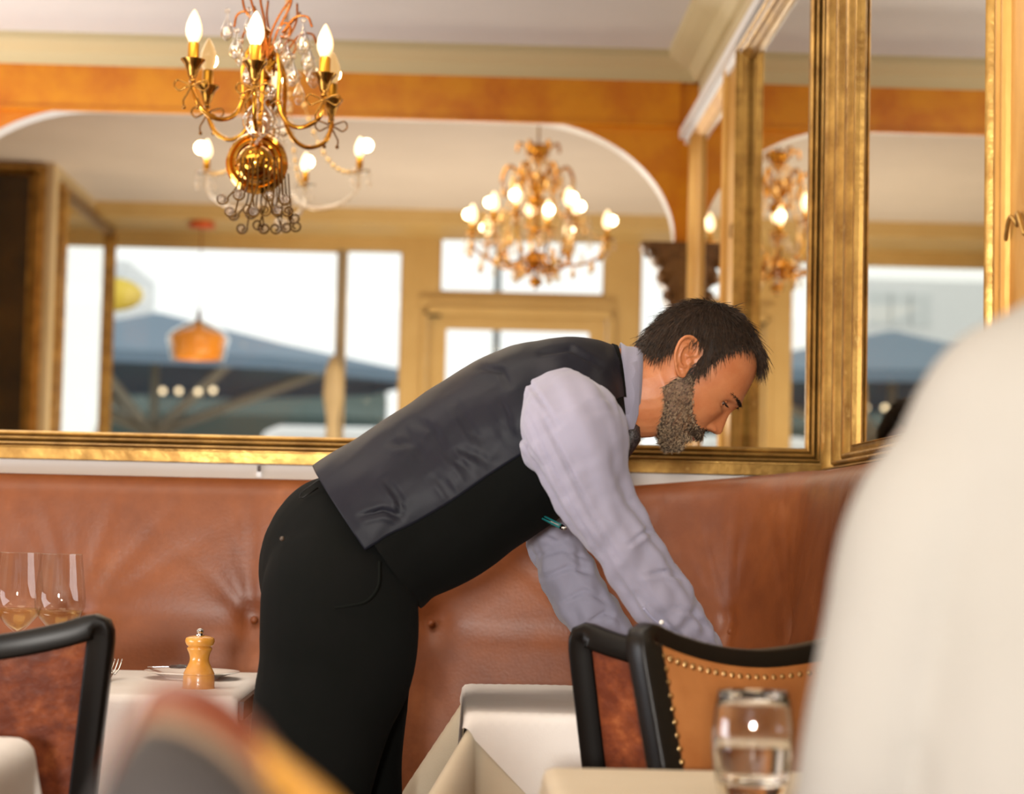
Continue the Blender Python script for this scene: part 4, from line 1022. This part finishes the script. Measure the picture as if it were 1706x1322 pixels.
# ---------------- eyes and lids
for sg in (1, -1):
    ec = HW(-5.5, 31 * sg, 110); R = .0118
    mb = MB().ball(ec, R, 24, 18); e = obj('eye', mb, M_EYEW, W)
    gz = (FD * .80 - UD * .50 + SD * .10 * sg).normalized()
    obj('iris', MB().lathe([(.0001, R * 1.004), (.004, R * .945), (.0058, R * .875), (.0060, R * .85)], ec, 24, axis=gz), M_IRIS, e)
    # upper and lower lids as shells round the eyeball, hinged at its corners
    def lid(a0, a1, rr, n=16):
        mb = MB(); o0 = len(mb.v)
        def f(u, v):
            a = a0 + (a1 - a0) * v; b = PI * (u - .5) * .98       # b across, a = elevation about the side axis
            dirv = SD * math.sin(b) + (FD * math.cos(a) + UD * math.sin(a)) * math.cos(b)
            return ec + dirv * rr
        return mb.grid(22, n, f)
    lids = lid(math.radians(-2), math.radians(80), R * 1.13); lids.join(lid(math.radians(-34), math.radians(-85), R * 1.10))
    obj('eyelids', lids, M_SKIN, W, solid=.0012)
    mb = MB()
    for k in range(26):
        b = -1.15 + 2.3 * k / 25; a = math.radians(-3)
        dv = SD * math.sin(b) + (FD * math.cos(a) + UD * math.sin(a)) * math.cos(b); p0 = ec + dv * R * 1.17
        mb.tube([p0, p0 + dv * .0035 - UD * .0012, p0 + dv * .0062 - UD * .0004], [.00042, .00034, .0001], 4)
    obj('eyelashes', mb, M_HAIR, W)
# eyebrows
rn = random.Random(11)
def strands(n, pick, L, r, flow, seg=4, jit=.25, lift=.25, droop=0):
    mb = MB(); made = 0
    while made < n:
        pt = pick()
        if pt is None: continue
        p, nrm = pt; d = flow(p, nrm); d = d - d.dot(nrm) * nrm
        if d.length < 1e-6: continue
        d = (d.normalized() + Vector((rn.gauss(0, jit), rn.gauss(0, jit), rn.gauss(0, jit)))).normalized(); ln = L * rn.uniform(.6, 1.25) * (.55 if (L == .030 and (Vector(p) - HB).dot(FD) > -.062 and (Vector(p) - HB).dot(UD) < .200) else 1)
        cur = Vector(p) - nrm * .0012; pts = [cur.copy()]; rad = [r]
        for k in range(seg):
            t = (k + 1) / seg; cur = cur + (d + nrm * lift * (1 - 1.6 * t)).normalized() * ln / seg + Vector((0, 0, -droop * t * ln)); pts.append(cur.copy()); rad.append(r * (1 - .85 * t))
        mb.tube(pts, rad, 3, caps=False); made += 1
    return mb
def surf_point(th, u, off=0):
    f, s = head_surface(th, u, True, off); p = HW(f, s, u)
    f1, s1 = head_surface(th + .02, u, True, off); f2, s2 = head_surface(th, u + 1.5, True, off)
    a = HW(f1, s1, u) - p; b = HW(f2, s2, u + 1.5) - p; n = a.cross(b)
    c = HW(-74, 0, u)
    if n.dot(p - c) < 0: n = -n
    return p, n.normalized(), f, s
for sg in (1, -1):
    def pick():
        s = rn.uniform(9, 50); th = None
        u = 124 + 5 * math.sin((s - 9) / 41 * PI * .75) + rn.gauss(0, 1.9) * (1.1 - s / 60)
        lo, hi = 0, PI / 2
        for _ in range(14):
            mid = (lo + hi) / 2
            if abs(head_surface(mid, u)[1]) < s: lo = mid
            else: hi = mid
        p, n, f, s_ = surf_point(sg * lo, u); return p, n
    obj('eyebrow', strands(420, pick, .010, .0006, lambda p, n: SD * sg * .9 - UD * .15 + UD * .0, 3, .18, .15), M_HAIR, W)
# ---------------- hair
hl_f = [-175, -170, -150, -129, -122, -115, -108, -80, -74, -66, -60, -55, -41, -32, -14, 0, 40]
hl_u = [84, 84, 86, 92, 108, 140, 152, 148, 114, 106, 112, 148, 182, 205, 208, 209, 212]
def hairline(f): return float(np.interp(f, hl_f, hl_u))
def shell(off, cond, nu=120, nt=140, amp=.0, lo=-6, hi=236, seed=0):
    mb = MB(); idx = {}; rings = []
    for i in range(nu):
        u = lo + (hi - lo) * i / (nu - 1)
        for k in range(nt):
            th = 2 * PI * k / nt; f, s = head_surface(th, u, True, 0); c = cond(f, s, u)
            idx[(i, k)] = (f, s, u, c, th)
    vid = {}
    def V_(i, k):
        if (i, k) in vid: return vid[(i, k)]
        f, s, u, c, th = idx[(i, k)]; p, n, _, _ = surf_point(th, u)
        e = max(0, min(1, c)); o_ = (-.002 + (off + .002) * math.sqrt(e)) + amp * e * noise.noise(Vector((f * .09, s * .09, u * .09 + seed)))
        mb.v.append(p + n * o_); vid[(i, k)] = len(mb.v) - 1; return vid[(i, k)]
    for i in range(nu - 1):
        for k in range(nt):
            k2 = (k + 1) % nt
            if max(idx[(i, k)][3], idx[(i + 1, k)][3], idx[(i, k2)][3], idx[(i + 1, k2)][3]) > 0:
                mb.f.append((V_(i, k), V_(i, k2), V_(i + 1, k2), V_(i + 1, k))); mb.mi.append(0)
    # close the crown
    return mb
cond_h = lambda f, s, u: (u - hairline(f)) / 12
hs = shell(.0050, lambda f, s, u: (u - hairline(f) - 5 - 3 * noise.noise(Vector((f * .15, u * .15, 3)))) / 12, amp=.0)
hs.ball(HW(-82, 0, 228), .012, 16, 10, (2.4, 2.4, .9))
hair = obj('hair', hs, M_HAIR, W)
tops = HW(-112, 4, 232)
def pick_h():
    th = rn.uniform(-PI, PI); u = rn.uniform(84, 236); 
    if th < 0 and rn.random() < .35: return None
    p, n, f, s = surf_point(th, u)
    if u < hairline(f) + 2 + rn.random() * 5: return None
    return p + n * .0042, n
def flow_h(p, n):
    away = (p - tops); side = 1 if away.dot(SD) > 0 else -1
    return away.normalized() * 1.0 + FD * .25 - UD * .15
obj('strands', strands(8500, pick_h, .030, .00075, flow_h, 4, .16, .20), M_HAIR2, hair)
def pick_f():
    th = rn.uniform(-.95, .95); u = rn.uniform(196, 226); p, n, f, s = surf_point(th, u)
    if u < hairline(f) - 2: return None
    return p + n * .004, n
obj('forelock', strands(1100, pick_f, .040, .0007, lambda p, n: FD * 1.2 + UD * .12, 5, .16, .32, .03), M_HAIR2, hair)
# sideways hair edge at the nape
# ---------------- beard and moustache
bt_f = [-110, -91, -80, -66, -56, -44, -31, -18, -7, 5, 30]
bt_u = [0, 60, 98, 112, 100, 84, 68, 60, 55, 54, 58]
def beardtop(f): return float(np.interp(f, bt_f, bt_u))
def cond_b(f, s, u):
    if abs(s) < 15 and 33 < u < 41 and f > -12: return -1
    if abs(s) < 12 and 24 < u < 33 and f > -12: return -1
    jaw = (f + 92) / 6 if u > 30 else (f + 92 - (30 - u) * .6) / 6
    return min((beardtop(f) - u) / 8, jaw, (62.0 - u) / 3 if f > -2 else 9)
bs = shell(.0024, lambda f, s, u: cond_b(f, s, u) - .5 - .5 * noise.noise(Vector((f * .12, u * .12, s * .12))), nu=90, nt=150, amp=.0, lo=-6, hi=114)
beard = obj('beard', bs, M_BEARD, W)
def pick_b():
    th = rn.uniform(-2.0, 2.0); u = rn.uniform(-6, 112)
    if th < 0 and rn.random() < .5: return None
    p, n, f, s = surf_point(th, u)
    if cond_b(f, s, u) < .9 * rn.random() ** 2 - .15: return None
    return p + n * .0020, n
def flow_b(p, n): return -UD * .9 - FD * .12
obj('whiskers', strands(7000, pick_b, .013, .00062, flow_b, 3, .34, .42), M_BEARD2, beard)
def pick_m():
    a = rn.uniform(-34, 34); u = 53 - abs(a) * .30 + rn.gauss(0, 3.4); lo, hi = 0, PI / 2
    for _ in range(12):
        mid = (lo + hi) / 2
        if abs(head_surface(mid, u)[1]) < abs(a): lo = mid
        else: hi = mid
    p, n, f, s = surf_point(lo * (1 if a > 0 else -1), u); return p + n * .002, n
obj('moustache', strands(2000, pick_m, .015, .0007, lambda p, n: SD * (1 if (p - HB).dot(SD) > 0 else -1) * .7 - UD * .7, 4, .16, .45), mat('dark_moustache_hair', (44, 30, 20), (80, 60, 44), rough=.5, scale=200), W)
mb = MB()
for sg in (1, -1):
    mb.tube(cr([HW(6.5, 0, 33.5), HW(5, 10 * sg, 33), HW(-3, 20 * sg, 34)], 6), [.0036 * (1 - .6 * k / 12) for k in range(13)], 8)
obj('lips', mb, M_LIPS, W)
mb = MB()
obj('sideburn', strands(260, lambda: (lambda r: (r[0] + r[1] * .003, r[1]))(surf_point(rn.choice((1, 1, -1)) * rn.uniform(1.44, 1.60), rn.uniform(96, 124))), .016, .0005, lambda p, n: -UD - FD * .1, 3, .15, .2), M_HAIR2, hair)

# ---------------- trousers
tb = MB()
tb.limb([WP(640, 880, 3.5, .10, .15), WP(600, 905, 3.5, .130, .168), WP(572, 935, 3.5, .138, .172), WP(572, 985, 3.5, .132, .172), WP(580, 1030, 3.5, .118, .165)], 30)
RT = [(560, 920, 3.43, .108, .10), (563, 975, 3.41, .124, .11), (566, 1050, 3.40, .127, .11), (560, 1110, 3.40, .123, .105), (540, 1180, 3.40, .112, .10), (525, 1260, 3.405, .103, .10), (512, 1350, 3.41, .095, .095), (505, 1440, 3.42, .084, .09), (492, 1560, 3.42, .08, .08), (480, 1700, 3.42, .078, .075), (468, 1850, 3.42, .076, .072), (464, 1888, 3.42, .076, .072)]
LT = [(585, 950, 3.57, .10, .10), (592, 1030, 3.59, .106, .10), (598, 1110, 3.6, .094, .095), (598, 1180, 3.6, .086, .09), (592, 1260, 3.6, .081, .085), (588, 1340, 3.6, .083, .08), (586, 1440, 3.6, .078, .08), (586, 1560, 3.6, .076, .078), (582, 1700, 3.6, .074, .074), (578, 1820, 3.6, .074, .07), (577, 1852, 3.6, .074, .07)]
for A in (RT, LT): tb.limb([WP(a, b, c, r, s) for a, b, c, r, s in A], 26)
T = fuse(tb, .008, 5)
nn = normals(T)
for i, v in enumerate(T.v):
    h = noise.noise(Vector((v.x * 9, v.y * 5, v.z * 3.2))); T.v[i] = v + nn[i] * (.006 * h)
tr = obj('trousers', T, M_BLACK, W)
# pocket bag, welt and belt
mb = MB().tube(cr([WP(558, 1012, 3.285)[:3], WP(585, 1008, 3.275)[:3], WP(612, 1000, 3.275)[:3], WP(630, 975, 3.28)[:3], WP(632, 935, 3.30)[:3]], 6), .0022, 6)
obj('pocket_seam', mb, mat('charcoal_thread', (17, 19, 17), rough=.95, spec=.05), tr)
o = obj('pocket_button', MB().ball(WP(470, 897, 3.36)[:3], .004, 10, 8), mat('horn_button', (70, 56, 44), rough=.3), tr)
mb = MB().tube([WP(a, b, 3.40)[:3] for a, b in ((545, 800), (530, 799), (501, 820), (499, 828), (504, 829), (530, 812))], .0014, 6)
obj('wire_loop', mb, M_BLACKW, W)
for A, nm in ((RT, 'shoe'), (LT, 'shoe')):
    p = Vector(WP(*A[-1][:3])); mb = MB(); rows = []
    for t, hw, h in ((-.085, .02, .05), (-.07, .036, .075), (-.03, .041, .095), (.02, .042, .095), (.07, .044, .07), (.13, .049, .052), (.18, .046, .042), (.215, .028, .03), (.225, .006, .012)):
        rows.append([Vector((p.x + t, p.y + math.cos(a) * hw, max(0.0, .5 * h + .5 * h * math.sin(a) * 1.0))) for a in [2 * PI * k / 18 for k in range(18)]])
    mb.rings(rows); obj('shoe', mb, M_SHOE, W)

# ---------------- shirt: trunk under the waistcoat, sleeves, cuffs, collar
sb = MB()
sb.limb(torso_rows(.93, .96), 32)
def widen(A, e): return [WP(a, b, c, r + e, r + e * .6) for a, b, c, r in A]
RS = [(912, 655, 3.42, .050), (934, 682, 3.35, .070), (953, 718, 3.30, .084), (966, 750, 3.285, .081), (981, 800, 3.28, .064), (1003, 850, 3.285, .0565), (1036, 900, 3.295, .0535), (1069, 950, 3.31, .050), (1104, 1000, 3.33, .0495), (1130, 1040, 3.35, .044), (1157, 1078, 3.37, .038), (1176, 1102, 3.385, .034)]
LS = [(930, 680, 3.62, .06), (945, 740, 3.68, .07), (928, 800, 3.71, .062), (918, 850, 3.73, .055), (927, 900, 3.74, .048), (944, 950, 3.74, .0495), (971, 1000, 3.745, .051), (1004, 1040, 3.75, .046), (1034, 1076, 3.75, .038), (1052, 1098, 3.75, .033)]
sb.limb([WP(*r, r[3]) for r in RS], 30); sb.limb([WP(*r, r[3]) for r in LS], 30)
Sh = fuse(sb, .0045, 4)
nn = normals(Sh)
def axis_param(v, A):
    best = (9, 0, 0)
    for i in range(len(A) - 1):
        a, b = A[i], A[i + 1]; ab = b - a; t = max(0, min(1, (v - a).dot(ab) / ab.length_squared)); d = (v - a - ab * t).length
        if d < best[0]: best = (d, i + t, (b - a).normalized())
    return best
AR = [Vector(WP(*r[:3])) for r in RS]; AL = [Vector(WP(*r[:3])) for r in LS]
for i, v in enumerate(Sh.v):
    dr = axis_param(v, AR); dl = axis_param(v, AL)
    if min(dr[0] - .09, dl[0] - .075) > .02: continue
    d_, t, ax = dr if dr[0] < dl[0] else dl; right = dr[0] < dl[0]
    A = AR if right else AL; k = int(min(t, len(A) - 1)); c = v - (A[k] + ax * 0); c = c - c.dot(ax) * ax
    ang = math.atan2(c.dot(Vector((0, 1, 0))), c.dot(ax.cross(Vector((0, 1, 0)))))
    if right:
        # long drag folds from the armpit down the back of the upper arm, cross wrinkles at the elbow and wrist
        lng = math.exp(-((t - 3.8) / 2.2) ** 2) * (.0036 * math.sin(ang * 6 + t * .5 + .5 + 1.5 * noise.noise(v * 6)))
        elb = math.exp(-((t - 6.2) / .9) ** 2) * .0022 * math.sin(t * 6 + ang * 1.9 + 3 * noise.noise(v * 9)) + math.exp(-((t - 8.6) / 1.3) ** 2) * .0022 * math.sin(t * 6 + ang * 2.4 + 3 * noise.noise(v * 9))
        n_ = .0014 * noise.noise(v * 18) + .0085 * noise.noise(Vector((math.cos(ang) * 2.6, math.sin(ang) * 2.6, t * .55))) * min(1, t / 2) + .0022 * noise.noise(Vector((math.cos(ang) * 2, math.sin(ang) * 2, t * 2.6 + ang)))
        Sh.v[i] = v + nn[i] * (lng + elb + n_)
    else:
        elb = math.exp(-((t - 4.6) / 1.6) ** 2) * .0032 * math.sin(t * 6.5 + ang * 1.8 + 3 * noise.noise(v * 9)) + math.exp(-((t - 7) / 1.2) ** 2) * .0025 * math.sin(t * 6 + ang * 2 + 3 * noise.noise(v * 8))
        Sh.v[i] = v + nn[i] * (elb + .003 * noise.noise(v * 18) + .006 * noise.noise(Vector((math.cos(ang) * 2, math.sin(ang) * 2, t * 1.6 + ang))))
nn = normals(Sh)
crease(Sh, nn, [[(878, 690), (912, 765), (952, 845), (1000, 925)], [(902, 690), (940, 765), (985, 855), (1032, 935)], [(1000, 626), (1028, 660), (1042, 705)], [(1046, 908), (1078, 884), (1102, 890)],
    [(1060, 985), (1092, 1022), (1145, 1072)], [(858, 700), (878, 745), (903, 778)], [(872, 625), (900, 665), (930, 710)], [(1075, 958), (1110, 952), (1140, 965)], [(1120, 1010), (1155, 1020), (1180, 1050)],
    [(893, 925), (938, 916), (982, 930)], [(903, 962), (948, 944), (992, 957)], [(935, 1002), (973, 983), (1012, 1002)], [(980, 1037), (1008, 1020), (1032, 1032)], [(900, 890), (930, 905), (960, 935)]], .0042, 3.6)
shirt = obj('shirt', Sh, M_SHIRT, W)
# cuffs
for A in (RS, LS):
    p = Vector(WP(*A[-1][:3])); d = (p - Vector(WP(*A[-2][:3]))).normalized(); r = A[-1][3]
    obj('cuff', MB().lathe([(r * .93, -.01), (r * 1.03, -.005), (r * 1.0, .03), (r * .98, .052), (r * .9, .052), (r * .88, .0)], p, 28, axis=d, caps=False), M_SHIRT, shirt)
# sleeve placket and armhole seam
mb = MB().tube(cr([WP(1072, 1012, 3.275)[:3], WP(1088, 1030, 3.285)[:3], WP(1112, 1048, 3.30)[:3], WP(1140, 1072, 3.315)[:3]], 6), .0022, 6)
obj('placket', mb, mat('shirt_fold_blue', (150, 150, 174), rough=.85), shirt)
obj('cuff_button', MB().ball(WP(1102, 1036, 3.288)[:3], .0042, 10, 8), M_PORC, shirt)
mb = MB().tube(cr([WP(873, 628, 3.283)[:3], WP(893, 655, 3.245)[:3], WP(905, 690, 3.224)[:3], WP(925, 712, 3.206)[:3]], 6), .0010, 6)
# collar: standing band and turned-down leaf
def col_ring(px, py, rin, rac, dz=0): return (px, py, rin, rac)
def oval(cx, cy, tilt, rin, rac, Y=3.5, n=48, a0=0, a1=2 * PI):
    c = Vector(WP(cx, cy, Y)[:3]); a = Vector((math.sin(tilt), 0, math.cos(tilt))); b = Vector((0, -1, 0))
    return [c + a * math.cos(a0 + (a1 - a0) * k / (n - 1)) * rin + b * math.sin(a0 + (a1 - a0) * k / (n - 1)) * rac for k in range(n)]
mb = MB()
mb.rings([oval(1024, 650, .10, .080, .078, a0=.0, a1=2 * PI), oval(1036, 650, .08, .0735, .071), oval(1051, 648, .06, .0705, .067), oval(1063, 645, .05, .0685, .0650), oval(1061, 646, .05, .0660, .063), oval(1046, 648, .06, .066, .063)], caps=False)
obj('collar', mb, M_SHIRT, shirt, solid=.002)
mb = MB()
leaf = [(1062, 600), (1066, 644), (1064, 690), (1056, 716), (1043, 726), (1034, 722), (1028, 690), (1020, 650), (1022, 610)]
rngs = []
for yy, k in ((3.432, 1.0), (3.425, .98)):
    cx_, cy_ = 1044, 665; rngs.append([WP(cx_ + (x - cx_) * k, cy_ + (y - cy_) * k, yy + abs(y - 650) * .00035)[:3] for x, y in leaf])
mb.rings(rngs); obj('collar_leaf', mb, M_SHIRT, shirt)
# tie
mb = MB(); rows = []
for px, py, r, w_ in ((1056, 706, .012, .018), (1052, 724, .018, .026), (1047, 740, .014, .022), (1040, 760, .008, .034), (1028, 785, .006, .038), (1000, 830, .005, .04)):
    c = Vector(WP(px, py, 3.47)[:3]); a = Vector((.86, 0, -.5)); b = Vector((0, 1, 0)); rows.append([c + a * math.cos(t) * r + b * math.sin(t) * w_ for t in [2 * PI * k / 16 for k in range(16)]])
mb.rings(rows); obj('tie', mb, M_TIE, W)

# ---------------- waistcoat
# stations: back point, front point, half width, seam fraction
VS = [(523, 776, 688, 1022, .182), (540, 764, 706, 1008, .184), (562, 751, 724, 992, .184), (600, 728, 762, 976, .182), (660, 688, 822, 940, .182), (720, 648, 872, 902, .184), (790, 605, 925, 866, .188), (840, 584, 955, 842, .192), (885, 572, 985, 806, .192), (925, 565, 1008, 775, .180), (960, 564, 1022, 745, .158), (990, 568, 1034, 722, .126), (1012, 574, 1038, 712, .098), (1026, 578, 1040, 708, .086)]
VR = cr(VS, 5); NV = 72
def vest_pt(row, phi, off=0):
    a, b, c, d, w_ = row; P0 = at(a, b, 3.5); P1 = at(c, d, 3.5); cc = (P0 + P1) / 2; ax = (P0 - P1) / 2; r = ax.length; ax.normalize()
    cs, sn = math.cos(phi), math.sin(phi)
    return cc + ax * math.copysign(abs(cs) ** .93, cs) * (r + off) + Vector((0, -1, 0)) * math.copysign(abs(sn) ** .80, sn) * (w_ + off)
def seam(t): return float(np.interp(t, [0, .12, .5, .7, 1], [1.68, 1.70, 1.74, 1.86, 1.9]))
def vest_fold(p, t, phi):
    # drag folds running from the armhole towards the waist
    u = t * 10; a = abs(phi)
    k = math.exp(-((a - 1.15) / .55) ** 2) * math.exp(-((t - .45) / .22) ** 2)
    wv = 1.6 * noise.noise(Vector((p.x * 9, p.y * 9, p.z * 9)))
    f = .0026 * math.sin(u * 4.6 + a * 3.0 + wv) * k + .0026 * math.sin(u * 2.9 - a * 5 + 1 + wv) * k
    return f + .0035 * noise.noise(Vector((p.x * 11, p.y * 8, p.z * 11))) + .0012 * noise.noise(Vector(((p.x + p.z) * 16, p.y * 10, (p.x - p.z) * 42)))
def vest_part(lo, hi, t0=0, t1=1, off=0, n=34, folds=True, back_start=0):
    """angle range lo..hi as fraction of the seam angle on both sides"""
    mb = MB(); NR = len(VR)
    for sg in (1, -1):
        def f(u, v):
            t = t0 + (t1 - t0) * u; row = VR[min(NR - 1, int(round(t * (NR - 1))))]; x = t * (NR - 1); i = int(min(NR - 2, x)); fr = x - i
            row = VR[i] * (1 - fr) + VR[i + 1] * fr; sm = seam(t); a = lo(sm) + (hi(sm) - lo(sm)) * v; phi = sg * a
            p = vest_pt(row, phi, off); c = (vest_pt(row, 0) + vest_pt(row, PI)) / 2
            if folds: p = p + (p - c).normalized() * vest_fold(p, t, phi)
            return p
        g = MB().grid(110, n, f)
        if sg < 0: g.f = [tuple(reversed(q_)) for q_ in g.f]
        mb.join(g)
    return mb
vb = vest_part(lambda s: 0, lambda s: s, .0, .965, n=64)
nn = normals(vb); cc_ = at(760, 800, 3.5)
for i, v in enumerate(vb.v):
    if nn[i].dot(v - Vector((v.x, 3.5, v.z))) < 0: nn[i] = -nn[i]
crease(vb, nn, [[(671, 718), (687, 746), (706, 765)], [(716, 731), (748, 759), (776, 781), (783, 797)], [(754, 667), (770, 696), (783, 721), (805, 734)], [(760, 746), (792, 759), (818, 775)],
    [(795, 613), (837, 619), (849, 645)], [(827, 651), (840, 683), (853, 731)], [(650, 737), (680, 743)], [(720, 790), (745, 812), (752, 835)], [(690, 700), (725, 720), (740, 745)], [(600, 860), (640, 850), (668, 862)],
    [(900, 590), (950, 582), (1000, 610)], [(640, 800), (665, 830), (668, 865)]], .0052, 4.5, 30, 0)
vest = obj('waistcoat_back', vb, M_SATIN, W, solid=.003)
TF0 = 5 / (len(VR) - 1)
front = obj('waistcoat_front', vest_part(lambda s: s - .01, lambda s: PI, TF0 * .75, .93, off=-.0015, folds=True), M_BLACK, W, solid=.003)
mb = vest_part(lambda s: 0, lambda s: s, .955, 1.0, off=.0015, n=30, folds=False); obj('waistcoat_neckband', mb, M_BLACK, W, solid=.003)
o = thing('pen', 'teal pen clipped in the waiter\'s waistcoat front', 'pen', WP(915, 868, 3.40)[:3])
a, b = Vector(WP(914, 866, 3.395)[:3]), Vector(WP(943, 881, 3.375)[:3]); d = (b - a)
obj('barrel', MB().tube([a - d * .8, a, a + d * .72], .0042, 12), M_TEAL, o)
obj('tip', MB().tube([a + d * .72, a + d * .9, b], [.0045, .004, .002], 12), M_CHROME, o)
obj('clip', MB().tube([a + d * .6 + Vector((0, -.006, 0)), a - d * .4 + Vector((0, -.006, 0))], .0012, 6), M_CHROME, o)

# ---------------- person in white shirt, very near at right
Y2 = 1.52
def W2p(px, py, Y, *r): p = at(px, py, Y); return (p.x, p.y, p.z, *r)
P2 = thing('person', 'blurred shoulder and back of a person in a cream-white shirt close to the camera', 'person', (.52, 1.5, 0))
cx = .525
def body2(k=1.0, e=0.0):
    mb = MB()
    rows = [(cx, Y2 + .0, .50, .19, .15), (cx, Y2, .60, .195, .15), (cx, Y2, .75, .20, .14), (cx, Y2 + .01, .90, .212, .135), (cx, Y2 + .02, 1.02, .215, .125), (cx, Y2 + .02, 1.10, .195, .11), (cx + .015, Y2 + .03, 1.155, .150, .09), (cx + .03, Y2 + .06, 1.195, .105, .075), (cx + .045, Y2 + .11, 1.215, .062, .062)]
    mb.limb([(x, y, z, b * k + e, a * k + e) for x, y, z, a, b in rows], 30, ref=Vector((1, 0, 0)))
    for sg in (-1, 1):
        mb.limb([(cx + sg * .10, Y2 + .02, 1.11, .07 * k + e, .07 * k + e), (cx + sg * .168, Y2 + .015, 1.045, .066 * k + e, .07 * k + e), (cx + sg * .198, Y2 + .01, .96, .056 * k + e, .064 * k + e), (cx + sg * .216, Y2 + .02, .86, .053 * k + e, .06 * k + e), (cx + sg * .216, Y2 + .07, .79, .05 * k + e, .055 * k + e), (cx + sg * .19, Y2 + .24, .80, .044 * k + e, .046 * k + e), (cx + sg * .14, Y2 + .42, .80, .032 * k + e, .032 * k + e)], 22)
    return mb
b2 = body2(.86)
hw2 = head_to_world((cx + .075, Y2 + .285, 1.085), Vector((0, .80, -.60)), Vector((0, .60, .80)), (-1, 0, 0), .00098)
b2.join(MB().join(head_grid()).xf(lambda v: hw2(v.x, v.y, v.z)))
b2.limb([(cx + .03, Y2 + .05, 1.14, .055, .055), (cx + .045, Y2 + .12, 1.20, .055, .055), (cx + .07, Y2 + .24, 1.20, .055, .055)], 20)
for sd in (1, -1): b2.join(ear(sd).xf(lambda v: hw2(v.x, v.y, v.z)))
for sg in (-1, 1):
    b2.join(hand_parts((cx + sg * .14, Y2 + .42, .795), (-sg * .45, .9, 0), (0, 0, -1), (-sg, 0, 0), .95, .12))
    b2.limb([(cx + sg * .09, Y2 + .02, .53, .075, .085), (cx + sg * .10, Y2 + .18, .54, .068, .070), (cx + sg * .10, Y2 + .34, .52, .052, .052), (cx + sg * .10, Y2 + .36, .40, .05, .05), (cx + sg * .10, Y2 + .35, .22, .045, .042), (cx + sg * .10, Y2 + .34, .07, .034, .034)], 18)
body_b = obj('body', fuse(b2, .006, 2), M_SKIN, P2)
obj('shirt', fuse(body2(1.0), .008, 4), M_WHITES, P2)
tb = MB()
for sg in (-1, 1): tb.limb([(cx + sg * .085, Y2 + .0, .53, .09, .10), (cx + sg * .10, Y2 + .18, .54, .080, .084), (cx + sg * .10, Y2 + .35, .53, .063, .062), (cx + sg * .10, Y2 + .37, .40, .064, .062), (cx + sg * .10, Y2 + .36, .22, .06, .058), (cx + sg * .10, Y2 + .35, .08, .055, .055)], 18)
obj('trousers', fuse(tb, .01, 3), mat('navy_trousers', (36, 40, 54), rough=.8), P2)
HWs, SAV = HW, None
def cap2(off, fn):
    mb = MB(); nt, nu = 70, 60; idx = {}
    for i in range(nu):
        u = 60 + 176 * i / (nu - 1)
        for k in range(nt):
            f, s = head_surface(2 * PI * k / nt, u, False, off); mb.v.append(hw2(f, s, u + off * .5))
            idx[(i, k)] = u > fn(f)
    for i in range(nu - 1):
        for k in range(nt):
            k2 = (k + 1) % nt
            if idx[(i, k)] or idx[(i + 1, k)]: mb.f.append((i * nt + k, i * nt + k2, (i + 1) * nt + k2, (i + 1) * nt + k)); mb.mi.append(0)
    mb.f.append(tuple((nu - 1) * nt + k for k in range(nt))); mb.mi.append(0)
    return mb
obj('hair', cap2(9, hairline), M_HAIR, P2, solid=.006)
for sg in (-1, 1):
    obj('shoe', MB().rings([[Vector((cx + sg * .10 + math.cos(a) * hw_, Y2 + .34 + t, max(0, h / 2 + h / 2 * math.sin(a)))) for a in [2 * PI * k / 14 for k in range(14)]] for t, hw_, h in ((-.07, .02, .05), (-.05, .036, .08), (.02, .04, .09), (.10, .045, .055), (.17, .035, .035), (.19, .008, .012))]), M_SHOE, P2)
